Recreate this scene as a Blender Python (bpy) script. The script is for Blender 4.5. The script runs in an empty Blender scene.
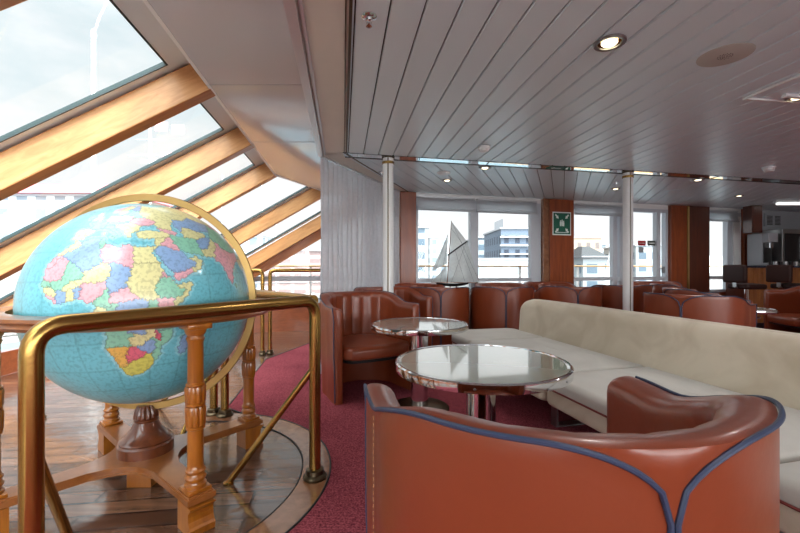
import bpy, bmesh, math, random
import numpy as np
from mathutils import Vector, Matrix
random.seed(7)
PI = math.pi
F = 410.0            # focal length in pixels of an 800 px wide frame
EYE = 1.10
scene = bpy.context.scene
COL = scene.collection

def at(px, py, Y):
    """point at depth Y seen at photo pixel px,py"""
    return Vector(((px-400)/F*Y, Y, EYE-(py-266.5)/F*Y))
def ground(px, py, z=0.0):
    Y = F*(EYE-z)/(py-266.5)
    return Vector(((px-400)/F*Y, Y, z))
def lerp(a, b, t): return a+(b-a)*t
def sstep(t):
    t = max(0.0, min(1.0, t)); return t*t*(3-2*t)
def srgb(r, g, b):
    def c(v):
        v /= 255.0
        return v/12.92 if v <= .04045 else ((v+.055)/1.055)**2.4
    return (c(r), c(g), c(b), 1)

# ---------------------------------------------------------------- materials
def newmat(name):
    m = bpy.data.materials.new(name); m.use_nodes = True
    nt = m.node_tree; b = nt.nodes['Principled BSDF']
    return m, nt, b
def N(nt, kind, **kw):
    n = nt.nodes.new(kind)
    for k, v in kw.items():
        if k.startswith('i_'): n.inputs[k[2:].replace('_', ' ')].default_value = v
        else: setattr(n, k, v)
    return n
def L(nt, a, b): nt.links.new(a, b)
def coords(nt, scale=(1,1,1), rot=(0,0,0)):
    tc = N(nt, 'ShaderNodeTexCoord'); mp = N(nt, 'ShaderNodeMapping')
    mp.inputs['Scale'].default_value = scale; mp.inputs['Rotation'].default_value = rot
    L(nt, tc.outputs['Object'], mp.inputs['Vector']); return mp.outputs['Vector']
def plain(name, col, rough=.5, metal=0, var=.06, nscale=8, bump=0, bscale=60, coat=0, spec=.5, sheen=0):
    m, nt, b = newmat(name)
    v = coords(nt)
    nz = N(nt, 'ShaderNodeTexNoise'); nz.inputs['Scale'].default_value = nscale; nz.inputs['Detail'].default_value = 4
    L(nt, v, nz.inputs['Vector'])
    mx = N(nt, 'ShaderNodeMix', data_type='RGBA')
    c = col
    mx.inputs[6].default_value = (c[0]*(1-var), c[1]*(1-var), c[2]*(1-var), 1)
    mx.inputs[7].default_value = (min(1, c[0]*(1+var)), min(1, c[1]*(1+var)), min(1, c[2]*(1+var)), 1)
    L(nt, nz.outputs['Fac'], mx.inputs[0]); L(nt, mx.outputs[2], b.inputs['Base Color'])
    b.inputs['Roughness'].default_value = rough; b.inputs['Metallic'].default_value = metal
    b.inputs['Coat Weight'].default_value = coat; b.inputs['Coat Roughness'].default_value = .08
    b.inputs['Specular IOR Level'].default_value = spec
    b.inputs['Sheen Weight'].default_value = sheen
    if bump:
        n2 = N(nt, 'ShaderNodeTexNoise'); n2.inputs['Scale'].default_value = bscale; n2.inputs['Detail'].default_value = 3
        L(nt, v, n2.inputs['Vector'])
        bp = N(nt, 'ShaderNodeBump'); bp.inputs['Strength'].default_value = bump; bp.inputs['Distance'].default_value = .01
        L(nt, n2.outputs['Fac'], bp.inputs['Height']); L(nt, bp.outputs['Normal'], b.inputs['Normal'])
    return m
def wood(name, c1, c2, scale=(1, 12, 12), rough=.3, coat=.3, rot=(0,0,0), bump=.03, ns=2.2):
    m, nt, b = newmat(name)
    v = coords(nt, scale, rot)
    nz = N(nt, 'ShaderNodeTexNoise'); nz.inputs['Scale'].default_value = ns; nz.inputs['Detail'].default_value = 7
    nz.inputs['Distortion'].default_value = .8; nz.inputs['Roughness'].default_value = .62
    L(nt, v, nz.inputs['Vector'])
    cr = N(nt, 'ShaderNodeValToRGB'); cr.color_ramp.elements[0].position = .3; cr.color_ramp.elements[1].position = .7
    cr.color_ramp.elements[0].color = c1; cr.color_ramp.elements[1].color = c2
    L(nt, nz.outputs['Fac'], cr.inputs['Fac']); L(nt, cr.outputs['Color'], b.inputs['Base Color'])
    b.inputs['Roughness'].default_value = rough; b.inputs['Coat Weight'].default_value = coat
    b.inputs['Coat Roughness'].default_value = .1
    bp = N(nt, 'ShaderNodeBump'); bp.inputs['Strength'].default_value = bump; bp.inputs['Distance'].default_value = .01
    L(nt, nz.outputs['Fac'], bp.inputs['Height']); L(nt, bp.outputs['Normal'], b.inputs['Normal'])
    return m
def glassmat(name, tint=(1,1,1,1), refl=1.0):
    m = bpy.data.materials.new(name); m.use_nodes = True; nt = m.node_tree; nt.nodes.clear()
    out = N(nt, 'ShaderNodeOutputMaterial'); mix = N(nt, 'ShaderNodeMixShader')
    tr = N(nt, 'ShaderNodeBsdfTransparent'); gl = N(nt, 'ShaderNodeBsdfGlossy'); lw = N(nt, 'ShaderNodeLayerWeight')
    lw.inputs['Blend'].default_value = .5
    gl.inputs['Roughness'].default_value = .02; tr.inputs['Color'].default_value = tint
    pw = N(nt, 'ShaderNodeMath', operation='POWER'); pw.inputs[1].default_value = 5
    ml = N(nt, 'ShaderNodeMath', operation='MULTIPLY_ADD'); ml.inputs[1].default_value = refl; ml.inputs[2].default_value = .05
    L(nt, lw.outputs['Facing'], pw.inputs[0]); L(nt, pw.outputs[0], ml.inputs[0]); L(nt, ml.outputs[0], mix.inputs[0])
    L(nt, tr.outputs[0], mix.inputs[1]); L(nt, gl.outputs[0], mix.inputs[2]); L(nt, mix.outputs[0], out.inputs[0])
    return m
def emit(name, col, s):
    m, nt, b = newmat(name); b.inputs['Base Color'].default_value = col
    b.inputs['Emission Color'].default_value = col; b.inputs['Emission Strength'].default_value = s
    return m

M = {}
M['frame'] = plain('window_frame_paint', srgb(196,202,209), rough=.4, var=.03)
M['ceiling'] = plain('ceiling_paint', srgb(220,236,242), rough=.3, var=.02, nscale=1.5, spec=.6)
M['ceiling_back'] = plain('dark_gap', srgb(28,27,27), rough=.8)
M['ceiling_gloss'] = plain('gloss_panel', srgb(206,213,219), rough=.1, var=.02, nscale=2, spec=.8, coat=.6)
M['white'] = plain('white_paint', srgb(232,233,232), rough=.35, var=.02)
M['grey_paint'] = plain('grey_paint', srgb(160,163,168), rough=.4, var=.03)
M['wall'] = plain('wall_paint', srgb(222,218,208), rough=.6, var=.03)
M['alu'] = plain('aluminium', srgb(205,208,210), rough=.3, metal=.6, var=.03)
M['gasket'] = plain('dark_gasket', srgb(45,62,62), rough=.5)
M['black'] = plain('black_plastic', srgb(18,18,20), rough=.3)
M['rubber'] = plain('black_rubber', srgb(25,25,25), rough=.6)
M['beam'] = wood('oak_beam', srgb(166,92,40), srgb(205,132,66), scale=(.8,7,7), rough=.34, coat=.25)
M['beam_face'] = wood('oak_veneer', srgb(186,128,76), srgb(214,160,104), scale=(1.6,9,9), rough=.45, coat=.1, ns=3)
M['panel'] = wood('cherry_panel', srgb(112,48,20), srgb(146,72,32), scale=(9,9,.9), rough=.32, coat=.12)
M['panel_dark'] = wood('mahogany_panel', srgb(70,32,18), srgb(94,44,24), scale=(9,9,.9), rough=.4, coat=.05)
M['lowpanel'] = wood('low_panel', srgb(122,62,34), srgb(150,80,46), scale=(1,9,9), rough=.3, coat=.3)
M['post'] = wood('honey_wood', srgb(128,68,12), srgb(166,98,26), scale=(9,9,1.2), rough=.28, coat=.6)
M['base'] = wood('honey_board', srgb(118,66,26), srgb(146,86,40), scale=(4,4,4), rough=.3, coat=.5)
M['pedestal'] = wood('dark_turned_wood', srgb(74,34,16), srgb(112,56,26), scale=(8,8,1.5), rough=.28, coat=.6)
M['brass'] = plain('brass', srgb(170,134,74), rough=.24, metal=1, var=.18, nscale=5, bump=.02)
M['brass_dull'] = plain('dull_brass', srgb(176,146,92), rough=.36, metal=1, var=.15, nscale=9)
M['brass_dark'] = plain('tarnished_brass', srgb(96,84,66), rough=.35, metal=1, var=.25, nscale=20)
M['chrome'] = plain('chrome', srgb(215,216,218), rough=.08, metal=1, var=.02)
M['steel'] = plain('brushed_steel', srgb(165,165,165), rough=.3, metal=1, var=.05)
M['mirror'] = plain('mirror', srgb(235,235,235), rough=.03, metal=1, var=.0)
M['glass'] = glassmat('window_glass', (1,1,1,1), .8)
M['curtain'] = None
M['blind'] = plain('blind_cloth', srgb(205,207,208), rough=.85, var=.03, nscale=20)
M['speaker'] = plain('speaker_cover', srgb(186,182,174), rough=.55)
M['leather'] = plain('terracotta_leather', srgb(124,55,28), rough=.33, var=.12, nscale=5, bump=.05, bscale=35, coat=.15)
M['leather_dark'] = plain('dark_leather', srgb(50,27,22), rough=.5, var=.12, nscale=6, bump=.05, bscale=40, spec=.25)
M['piping'] = plain('blue_piping', srgb(44,56,82), rough=.45, var=.05)
M['redpiping'] = plain('red_piping', srgb(110,40,34), rough=.5)
M['stitch'] = plain('pale_thread', srgb(190,150,110), rough=.7)
M['tabletop'] = plain('table_glass', srgb(166,169,153), rough=.03, var=.03, nscale=3, coat=1, spec=.8)
M['marble'] = plain('pale_marble', srgb(160,158,146), rough=.12, var=.25, nscale=18)
M['counter'] = plain('dark_counter', srgb(40,46,62), rough=.25)
M['slat'] = wood('bar_wood', srgb(142,82,36), srgb(178,112,54), scale=(9,9,1), rough=.3, coat=.3)
M['sign_green'] = plain('sign_green', srgb(8,92,70), rough=.5, var=.02)
M['sign_white'] = plain('sign_white', srgb(222,232,226), rough=.5, var=.02)
M['sign_red'] = plain('sign_red', srgb(190,24,40), rough=.5, var=.02)
M['sail'] = None
M['lamp_on'] = emit('lamp_glow', (1,.82,.55,1), 3.5)
M['lamp_white'] = emit('lamp_tube', (1,.98,.94,1), 1.6)
M['reflector'] = plain('lamp_reflector', srgb(190,170,130), rough=.2, metal=1)
M['asphalt'] = plain('quay_concrete', srgb(112,110,106), rough=.8, var=.12, nscale=.3)
M['water'] = plain('harbour_water', srgb(84,104,112), rough=.25, var=.1, nscale=.5)
M['deck'] = plain('deck_paint', srgb(118,124,124), rough=.6, var=.05)
M['teak'] = wood('teak_cap', srgb(190,148,96), srgb(214,176,126), scale=(1,9,9), rough=.5, coat=0)

# fine procedural fabrics
def fabric(name, col, col2, rough=.9, sc=3.0):
    m, nt, b = newmat(name); v = coords(nt)
    n1 = N(nt, 'ShaderNodeTexNoise'); n1.inputs['Scale'].default_value = sc; n1.inputs['Detail'].default_value = 5
    n1.inputs['Distortion'].default_value = 1.2
    n2 = N(nt, 'ShaderNodeTexNoise'); n2.inputs['Scale'].default_value = 260
    L(nt, v, n1.inputs['Vector']); L(nt, v, n2.inputs['Vector'])
    cr = N(nt, 'ShaderNodeValToRGB'); cr.color_ramp.elements[0].position = .35; cr.color_ramp.elements[1].position = .65
    cr.color_ramp.elements[0].color = col; cr.color_ramp.elements[1].color = col2
    L(nt, n1.outputs['Fac'], cr.inputs['Fac']); L(nt, cr.outputs['Color'], b.inputs['Base Color'])
    bp = N(nt, 'ShaderNodeBump'); bp.inputs['Strength'].default_value = .12; bp.inputs['Distance'].default_value = .003
    L(nt, n2.outputs['Fac'], bp.inputs['Height']); L(nt, bp.outputs['Normal'], b.inputs['Normal'])
    b.inputs['Roughness'].default_value = rough; b.inputs['Sheen Weight'].default_value = .25
    b.inputs['Specular IOR Level'].default_value = .2
    return m
M['sofa'] = fabric('cream_velour', srgb(184,172,150), srgb(204,194,174))
M['sofa_seat'] = fabric('grey_cream_cloth', srgb(176,174,166), srgb(190,188,180), sc=2)

def transl(name, col, alpha):
    m = bpy.data.materials.new(name); m.use_nodes = True; nt = m.node_tree; nt.nodes.clear()
    out = N(nt, 'ShaderNodeOutputMaterial')
    d = N(nt, 'ShaderNodeBsdfDiffuse'); t = N(nt, 'ShaderNodeBsdfTranslucent'); p = N(nt, 'ShaderNodeBsdfTransparent')
    d.inputs[0].default_value = col; t.inputs[0].default_value = col
    m1 = N(nt, 'ShaderNodeMixShader'); m1.inputs[0].default_value = .45
    m2 = N(nt, 'ShaderNodeMixShader')
    v = coords(nt); nz = N(nt, 'ShaderNodeTexNoise'); nz.inputs['Scale'].default_value = 30
    L(nt, v, nz.inputs['Vector'])
    mr = N(nt, 'ShaderNodeMapRange'); mr.inputs['To Min'].default_value = alpha*.85; mr.inputs['To Max'].default_value = min(1, alpha*1.1)
    L(nt, nz.outputs['Fac'], mr.inputs['Value']); L(nt, mr.outputs[0], m2.inputs[0])
    L(nt, d.outputs[0], m1.inputs[1]); L(nt, t.outputs[0], m1.inputs[2])
    L(nt, p.outputs[0], m2.inputs[1]); L(nt, m1.outputs[0], m2.inputs[2]); L(nt, m2.outputs[0], out.inputs[0])
    return m
M['curtain'] = transl('sheer_curtain', srgb(206,209,215), .93)
M['sail'] = transl('thin_sailcloth', srgb(202,207,207), .68)
M['blind'] = transl('blind_cloth', srgb(196,199,203), 1.2)

def floor_wood():
    m, nt, b = newmat('plank_floor')
    v = coords(nt, (1,1,1), (0,0,-math.radians(7.9)))
    br = N(nt, 'ShaderNodeTexBrick'); br.offset = .37; br.offset_frequency = 2
    br.inputs['Scale'].default_value = 1; br.inputs['Brick Width'].default_value = 1.15; br.inputs['Row Height'].default_value = .11
    br.inputs['Mortar Size'].default_value = .007; br.inputs['Mortar Smooth'].default_value = .1; br.inputs['Bias'].default_value = 0
    br.inputs['Color1'].default_value = srgb(70,42,30); br.inputs['Color2'].default_value = srgb(122,84,62); br.inputs['Mortar'].default_value = srgb(28,16,12)
    L(nt, v, br.inputs['Vector'])
    v2 = coords(nt, (1.5,14,1), (0,0,-math.radians(7.9)))
    nz = N(nt, 'ShaderNodeTexNoise'); nz.inputs['Scale'].default_value = 2.4; nz.inputs['Detail'].default_value = 7; L(nt, v2, nz.inputs['Vector'])
    mr = N(nt, 'ShaderNodeMapRange'); mr.inputs['From Min'].default_value = .3; mr.inputs['From Max'].default_value = .7; mr.inputs['To Min'].default_value = .62; mr.inputs['To Max'].default_value = 1.25
    L(nt, nz.outputs['Fac'], mr.inputs['Value'])
    mx = N(nt, 'ShaderNodeMix', data_type='RGBA', blend_type='MULTIPLY'); mx.inputs[0].default_value = 1
    L(nt, br.outputs['Color'], mx.inputs[6]); L(nt, mr.outputs[0], mx.inputs[7]); L(nt, mx.outputs[2], b.inputs['Base Color'])
    n3 = N(nt, 'ShaderNodeTexNoise'); n3.inputs['Scale'].default_value = 5; n3.inputs['Detail'].default_value = 3
    L(nt, coords(nt), n3.inputs['Vector'])
    r = N(nt, 'ShaderNodeMapRange'); r.inputs['To Min'].default_value = .1; r.inputs['To Max'].default_value = .34
    L(nt, n3.outputs['Fac'], r.inputs['Value']); L(nt, r.outputs[0], b.inputs['Roughness'])
    b.inputs['Coat Weight'].default_value = .7; b.inputs['Coat Roughness'].default_value = .12
    ad = N(nt, 'ShaderNodeMath', operation='MULTIPLY_ADD'); ad.inputs[1].default_value = -2.2
    L(nt, br.outputs['Fac'], ad.inputs[0]); L(nt, n3.outputs['Fac'], ad.inputs[2])
    bp = N(nt, 'ShaderNodeBump'); bp.inputs['Strength'].default_value = .5; bp.inputs['Distance'].default_value = .01
    L(nt, ad.outputs[0], bp.inputs['Height']); L(nt, bp.outputs['Normal'], b.inputs['Normal']); L(nt, bp.outputs['Normal'], b.inputs['Coat Normal'])
    return m
M['floor'] = floor_wood()
M['edging'] = wood('curved_edging', srgb(112,70,44), srgb(148,100,68), scale=(5,5,5), rough=.25, coat=.5)
def carpet():
    m, nt, b = newmat('red_carpet'); v = coords(nt)
    nz = N(nt, 'ShaderNodeTexNoise'); nz.inputs['Scale'].default_value = 120; nz.inputs['Detail'].default_value = 2; L(nt, v, nz.inputs['Vector'])
    n2 = N(nt, 'ShaderNodeTexNoise'); n2.inputs['Scale'].default_value = 1.6; n2.inputs['Detail'].default_value = 4; L(nt, v, n2.inputs['Vector'])
    wv = N(nt, 'ShaderNodeTexWave', wave_type='BANDS', bands_direction='Y'); wv.inputs['Scale'].default_value = 30; wv.inputs['Distortion'].default_value = 1.5; wv.inputs['Detail'].default_value = 1
    L(nt, v, wv.inputs['Vector'])
    cr = N(nt, 'ShaderNodeValToRGB'); cr.color_ramp.elements[0].position = .3; cr.color_ramp.elements[1].position = .72
    cr.color_ramp.elements[0].color = srgb(88,30,40); cr.color_ramp.elements[1].color = srgb(168,84,92)
    ad = N(nt, 'ShaderNodeMath', operation='MULTIPLY_ADD'); ad.inputs[1].default_value = .22
    L(nt, wv.outputs['Fac'], ad.inputs[0]); L(nt, nz.outputs['Fac'], ad.inputs[2])
    a2 = N(nt, 'ShaderNodeMath', operation='MULTIPLY_ADD'); a2.inputs[1].default_value = .3
    L(nt, n2.outputs['Fac'], a2.inputs[0]); L(nt, ad.outputs[0], a2.inputs[2])
    a3 = N(nt, 'ShaderNodeMath', operation='SUBTRACT'); a3.inputs[1].default_value = .24
    L(nt, a2.outputs[0], a3.inputs[0])
    L(nt, a3.outputs[0], cr.inputs['Fac']); L(nt, cr.outputs['Color'], b.inputs['Base Color'])
    b.inputs['Roughness'].default_value = .95; b.inputs['Specular IOR Level'].default_value = .05
    bp = N(nt, 'ShaderNodeBump'); bp.inputs['Strength'].default_value = .6; bp.inputs['Distance'].default_value = .006
    L(nt, ad.outputs[0], bp.inputs['Height']); L(nt, bp.outputs['Normal'], b.inputs['Normal'])
    return m
M['carpet'] = carpet()
def facade(name, wall, win, sx, sz, rot=0):
    m, nt, b = newmat(name); v = coords(nt, (1,1,1), (PI/2, 0, 0))
    br = N(nt, 'ShaderNodeTexBrick'); br.offset = 0
    br.inputs['Scale'].default_value = 1; br.inputs['Brick Width'].default_value = sx; br.inputs['Row Height'].default_value = sz
    br.inputs['Mortar Size'].default_value = sz*.22; br.inputs['Mortar Smooth'].default_value = 0
    br.inputs['Color1'].default_value = win; br.inputs['Color2'].default_value = tuple(c*.8 for c in win[:3])+(1,); br.inputs['Mortar'].default_value = wall
    tc = N(nt, 'ShaderNodeTexCoord'); sp = N(nt, 'ShaderNodeSeparateXYZ'); cb = N(nt, 'ShaderNodeCombineXYZ')
    L(nt, tc.outputs['Object'], sp.inputs[0])
    a = N(nt, 'ShaderNodeMath', operation='ADD'); L(nt, sp.outputs[0], a.inputs[0]); L(nt, sp.outputs[1], a.inputs[1])
    L(nt, a.outputs[0], cb.inputs[0]); L(nt, sp.outputs[2], cb.inputs[1]); L(nt, cb.outputs[0], br.inputs['Vector'])
    L(nt, br.outputs['Color'], b.inputs['Base Color']); b.inputs['Roughness'].default_value = .6
    return m

# ---------------------------------------------------------------- mesh builder
class MB:
    def __init__(self, mtx=None):
        self.bm = bmesh.new(); self.M = mtx or Matrix.Identity(4)
    def v(self, co): return self.bm.verts.new(self.M @ Vector(co))
    def face(self, vs, mi=0):
        try:
            f = self.bm.faces.new(vs); f.material_index = mi; return f
        except ValueError: return None
    def poly(self, pts, mi=0): return self.face([self.v(p) for p in pts], mi)
    def box(self, x0, x1, y0, y1, z0, z1, bev=0, mi=0, mt=None):
        T = mt or Matrix.Identity(4)
        g = [self.v(T @ Vector(p)) for p in ((x0,y0,z0),(x1,y0,z0),(x1,y1,z0),(x0,y1,z0),(x0,y0,z1),(x1,y0,z1),(x1,y1,z1),(x0,y1,z1))]
        fs = [self.face([g[i] for i in q], mi) for q in ((0,3,2,1),(4,5,6,7),(0,1,5,4),(1,2,6,5),(2,3,7,6),(3,0,4,7))]
        if bev:
            es = set(e for f in fs for e in f.edges)
            bmesh.ops.bevel(self.bm, geom=list(es), offset=bev, segments=2, affect='EDGES', profile=.5)
        return self
    def bar(self, a, b, w, d, up=(0,0,1), bev=0, mi=0):
        """rectangular bar from a to b; w across, d along up"""
        a, b = Vector(a), Vector(b); x = (b-a); ln = x.length; x.normalize()
        y = Vector(up).cross(x); y.normalize(); z = x.cross(y)
        T = Matrix((x, y, z)).transposed().to_4x4(); T.translation = a
        return self.box(0, ln, -w/2, w/2, -d/2, d/2, bev, mi, T)
    def prism(self, pts, z0, z1, mi=0):
        lo = [self.v((p[0], p[1], z0)) for p in pts]; hi = [self.v((p[0], p[1], z1)) for p in pts]
        n = len(pts); self.face(lo[::-1], mi); self.face(hi, mi)
        for i in range(n): self.face([lo[i], lo[(i+1) % n], hi[(i+1) % n], hi[i]], mi)
        return self
    def rings(self, rings, cap0=True, cap1=True, mi=0, closed=True):
        R = [[self.v(p) for p in r] for r in rings]; n = len(R[0])
        for a, b in zip(R, R[1:]):
            for i in range(n if closed else n-1):
                self.face([a[i], a[(i+1) % n], b[(i+1) % n], b[i]], mi)
        if cap0: self.face(R[0][::-1], mi)
        if cap1: self.face(R[-1], mi)
        return self
    def lathe(self, prof, c=(0,0,0), n=28, mi=0, cap0=True, cap1=True, mod=None):
        rs = []
        for r, z in prof:
            rr = []
            for i in range(n):
                a = 2*PI*i/n; q = r*(mod(a, z) if mod else 1)
                rr.append((c[0]+q*math.cos(a), c[1]+q*math.sin(a), c[2]+z))
            rs.append(rr)
        return self.rings(rs, cap0, cap1, mi)
    def tube(self, pts, r, n=12, mi=0, cap=True, loop=False):
        pts = [Vector(p) for p in pts]; m = len(pts)
        if loop:
            tg = [(pts[(i+1) % m]-pts[i-1]).normalized() for i in range(m)]
        else:
            tg = [(pts[min(i+1, m-1)]-pts[max(i-1, 0)]).normalized() for i in range(m)]
        u = tg[0].orthogonal().normalized(); rs = []
        for i, p in enumerate(pts):
            u = (u - tg[i]*u.dot(tg[i])); u.normalize(); w = tg[i].cross(u)
            rad = r(i/(m-1)) if callable(r) else r
            rs.append([p+rad*(math.cos(2*PI*k/n)*u+math.sin(2*PI*k/n)*w) for k in range(n)])
        if loop:
            R = [[self.v(p) for p in q] for q in rs]
            # align last ring to first
            for i in range(m):
                a, b = R[i], R[(i+1) % m]; off = 0
                if i == m-1:
                    off = min(range(n), key=lambda o: (b[o].co-a[0].co).length)
                for k in range(n): self.face([a[k], a[(k+1) % n], b[(k+1+off) % n], b[(k+off) % n]], mi)
            return self
        return self.rings(rs, cap, cap, mi)
    def sweep(self, pts, prof, mi=0, loop=False, up=(0,0,1)):
        """profile (o, z) swept along a horizontal path; o is outward (right of travel)"""
        pts = [Vector(p) for p in pts]; m = len(pts); rs = []
        for i, p in enumerate(pts):
            t = (pts[(i+1) % m]-pts[i-1]) if loop else (pts[min(i+1, m-1)]-pts[max(i-1, 0)])
            t.z = 0; t.normalize(); nrm = Vector((t.y, -t.x, 0))
            rs.append([p+nrm*o+Vector((0,0,z)) for o, z in prof])
        if loop: rs.append(rs[0]); self.rings(rs, False, False, mi)
        else: self.rings(rs, True, True, mi)
        return self
    def cushion(self, outline, z0, z1, r, crown=0.0, seg=5, mi=0, rb=None, fn=None):
        """rounded pad with plan `outline` (closed, ccw), edges of radius r"""
        n = len(outline); P = [Vector((p[0], p[1])) for p in outline]; nr = []
        for i in range(n):
            t = (P[(i+1) % n]-P[i-1]); t.normalize(); nr.append(Vector((-t.y, t.x)))
        rb = r if rb is None else rb
        def ring(d, z): return [(P[i].x+nr[i].x*d, P[i].y+nr[i].y*d, z) for i in range(n)]
        rs = []
        for k in range(seg+1):
            a = PI/2*k/seg; rs.append(ring(rb*(1-math.sin(a)), z0+rb*(1-math.cos(a))))
        for k in range(seg+1):
            a = PI/2*k/seg; rs.append(ring(r*(1-math.cos(a)), z1-r+r*math.sin(a)))
        cx = sum(p.x for p in P)/n; cy = sum(p.y for p in P)/n
        last = rs[-1]
        for t in (.12, .3, .55, .8):
            rs.append([(lerp(q[0], cx, t), lerp(q[1], cy, t), z1+crown*math.sin(PI/2*min(1, t*1.6))) for q in last])
        if fn: rs = [[fn(q) for q in rr] for rr in rs]
        return self.rings(rs, True, True, mi)
    def build(self, name, mats, parent=None, smooth=True, loc=None, mtx=None, recalc=True):
        bm = self.bm
        bmesh.ops.remove_doubles(bm, verts=bm.verts, dist=1e-5)
        if recalc: bmesh.ops.recalc_face_normals(bm, faces=bm.faces)
        if smooth:
            for f in bm.faces: f.smooth = True
            for e in bm.edges:
                if len(e.link_faces) == 2 and e.calc_face_angle(0) > math.radians(38): e.smooth = False
        me = bpy.data.meshes.new(name); 
        bm.to_mesh(me); bm.free()
        for m in (mats if isinstance(mats, (list, tuple)) else [mats]): me.materials.append(m)
        o = bpy.data.objects.new(name, me); COL.objects.link(o)
        if mtx is not None: o.matrix_world = mtx
        if loc is not None: o.location = loc
        if parent is not None: o.parent = parent
        return o
def empty(name, loc=(0,0,0), rz=0):
    o = bpy.data.objects.new(name, None); o.empty_display_size = .1; COL.objects.link(o)
    o.location = loc; o.rotation_euler = (0,0,rz); return o
def tag(o, label=None, cat=None, group=None, kind=None):
    if label: o['label'] = label
    if cat: o['category'] = cat
    if group: o['group'] = group
    if kind: o['kind'] = kind
    return o
def struct(o, label=None):
    o['kind'] = 'structure'
    if label: o['label'] = label
    return o
def dup(root, loc, rz, label, group=None):
    r = root.copy(); COL.objects.link(r); r.location = loc; r.rotation_euler = (0,0,rz); r['label'] = label
    if group: r['group'] = group
    for ch in list(root.children):
        c = ch.copy(); COL.objects.link(c); c.parent = r
        for g in list(ch.children):
            d = g.copy(); COL.objects.link(d); d.parent = c
    return r
def frame_mtx(origin, ang):
    return Matrix.Translation(Vector(origin)) @ Matrix.Rotation(ang, 4, 'Z')
SKY, SUN, LAMP, EXPO, ZEN = 0.93, 3.6, 4.5, 0.2, 3.2
# ================================================================ ROOM SHELL
SL = -.139                                   # longitudinal direction of the deck: (SL, 1)
def longi(A, Y, z=0): return Vector((SL*Y+A, Y, z))
HC, HF = 2.20, 2.20                         # two ceiling heights
S0, SD = Vector((-.54, 3.96)), Vector((5.68, 1.31))     # step between the two ceilings
def stepY(X): return S0.y+(X-S0.x)*SD.y/SD.x
W0, WD = Vector((.238, 6.095)), Vector((1, .277)); WANG = math.atan2(.277, 1)
WDn = WD.normalized()
def wallY(X): return W0.y+(X-W0.x)*.277
MIR = .165                                   # width of the mirror strip between the two ceilings
YB = -3.6                                    # back of the room
XR = 9.0

def clip(poly, n, c):
    """keep the side n.p <= c of a convex polygon"""
    out = []
    for i in range(len(poly)):
        a, b = poly[i], poly[(i+1) % len(poly)]; da, db = n.dot(a)-c, n.dot(b)-c
        if da <= 0: out.append(a)
        if (da < 0 < db) or (db < 0 < da): out.append(a+(b-a)*(da/(da-db)))
    return out
def planks(poly, d, pitch, gap, z, off=0):
    d = Vector(d).normalized(); n = Vector((d.y, -d.x)); mb = MB()
    ds = [n.dot(p) for p in poly]; k = math.floor(min(ds)/pitch)-1
    while k*pitch+off < max(ds):
        a = k*pitch+off; q = clip(clip(poly, n, a+pitch-gap), -n, -a)
        if len(q) >= 3:
            mb.prism([(p.x, p.y) for p in q], z+.004, z+.018)
            # chamfered face: slightly inset lower surface
            q2 = clip(clip(poly, n, a+pitch-gap-.005), -n, -(a+.005))
            if len(q2) >= 3: mb.prism([(p.x, p.y) for p in q2], z, z+.006)
        k += 1
    return mb
V2 = lambda x, y: Vector((x, y))
# front ceiling of long painted planks
pm = [V2(SL*YB+.03, YB), V2(XR, YB), V2(XR, stepY(XR)), V2(SL*3.97+.03, stepY(SL*3.97+.03))]
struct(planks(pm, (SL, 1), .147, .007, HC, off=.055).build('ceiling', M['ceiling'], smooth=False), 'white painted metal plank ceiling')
# far ceiling, planks fan the other way
pf1 = [V2(-.53, stepY(-.53)+MIR), V2(XR, stepY(XR)+MIR), V2(XR, wallY(XR)), V2(.12, wallY(.12))]
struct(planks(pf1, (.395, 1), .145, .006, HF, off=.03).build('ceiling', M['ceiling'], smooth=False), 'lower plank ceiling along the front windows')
mb = MB(); mb.prism([(SL*YB-.2, YB), (XR, YB), (XR, wallY(XR)), (.1, wallY(.1)), (-.62, 3.95)], 2.24, 2.26)
struct(mb.build('ceiling', M['ceiling_back'], smooth=False), 'dark void above the planks')
# fascia strip of mirror in the step
mb = MB(); A = S0+SD*(-.002); B = S0+SD*((XR+.54)/5.68)
mb.prism([(A.x, A.y+.003), (B.x, B.y+.003), (B.x, B.y+MIR-.003), (A.x, A.y+MIR-.003)], HC+.001, HC+.012)
struct(mb.build('trim_1', M['mirror'], smooth=False), 'polished mirror strip along the ceiling step')
mb = MB()
mb.bar((A.x, A.y, HC), (B.x, B.y, HC), .008, .008)
mb.bar((A.x, A.y+MIR, HC), (B.x, B.y+MIR, HC), .008, .008)
for t in (.13, .26, .39, .52, .65, .78):
    c = S0+SD*t; mb.bar((c.x, c.y, HC), (c.x, c.y+MIR, HC), .006, .006)
struct(mb.build('trim_2', M['rubber'], smooth=False), 'dark edge lines of the mirror strip')
# trough beside the planks and dark edge
CU0, CU1 = Vector((-.776, 4.08)), Vector((-.01, 5.96))     # curtain line
mb = MB()
mb.poly([longi(-.20, YB, HC+.003), longi(.03, YB, HC+.003), longi(.03, 3.97, HC+.003), longi(-.20, 4.08, HC+.003)])
mb.poly([(-.54, 3.95, HF+.003), (-.50, 4.02, HF+.003), (.16, 6.07, HF+.003), (-.03, 6.03, HF+.003), (-.80, 4.06, HF+.003)])
struct(mb.build('ceiling', M['wall'], smooth=False), 'cream ceiling band between curtain track and planks')
mb = MB()
mb.bar(longi(.033, YB, HC-.002), longi(.033, 3.97, HC-.002), .014, .012)
mb.bar(longi(.012, YB, HC), longi(.012, 3.97, HC), .006, .008)
mb.bar((-.535, 3.97, HF-.002), (.13, 6.05, HF-.002), .012, .008)
struct(mb.build('trim_3', M['brass_dark'], smooth=False), 'dark bronze edge of the plank ceiling')
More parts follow.
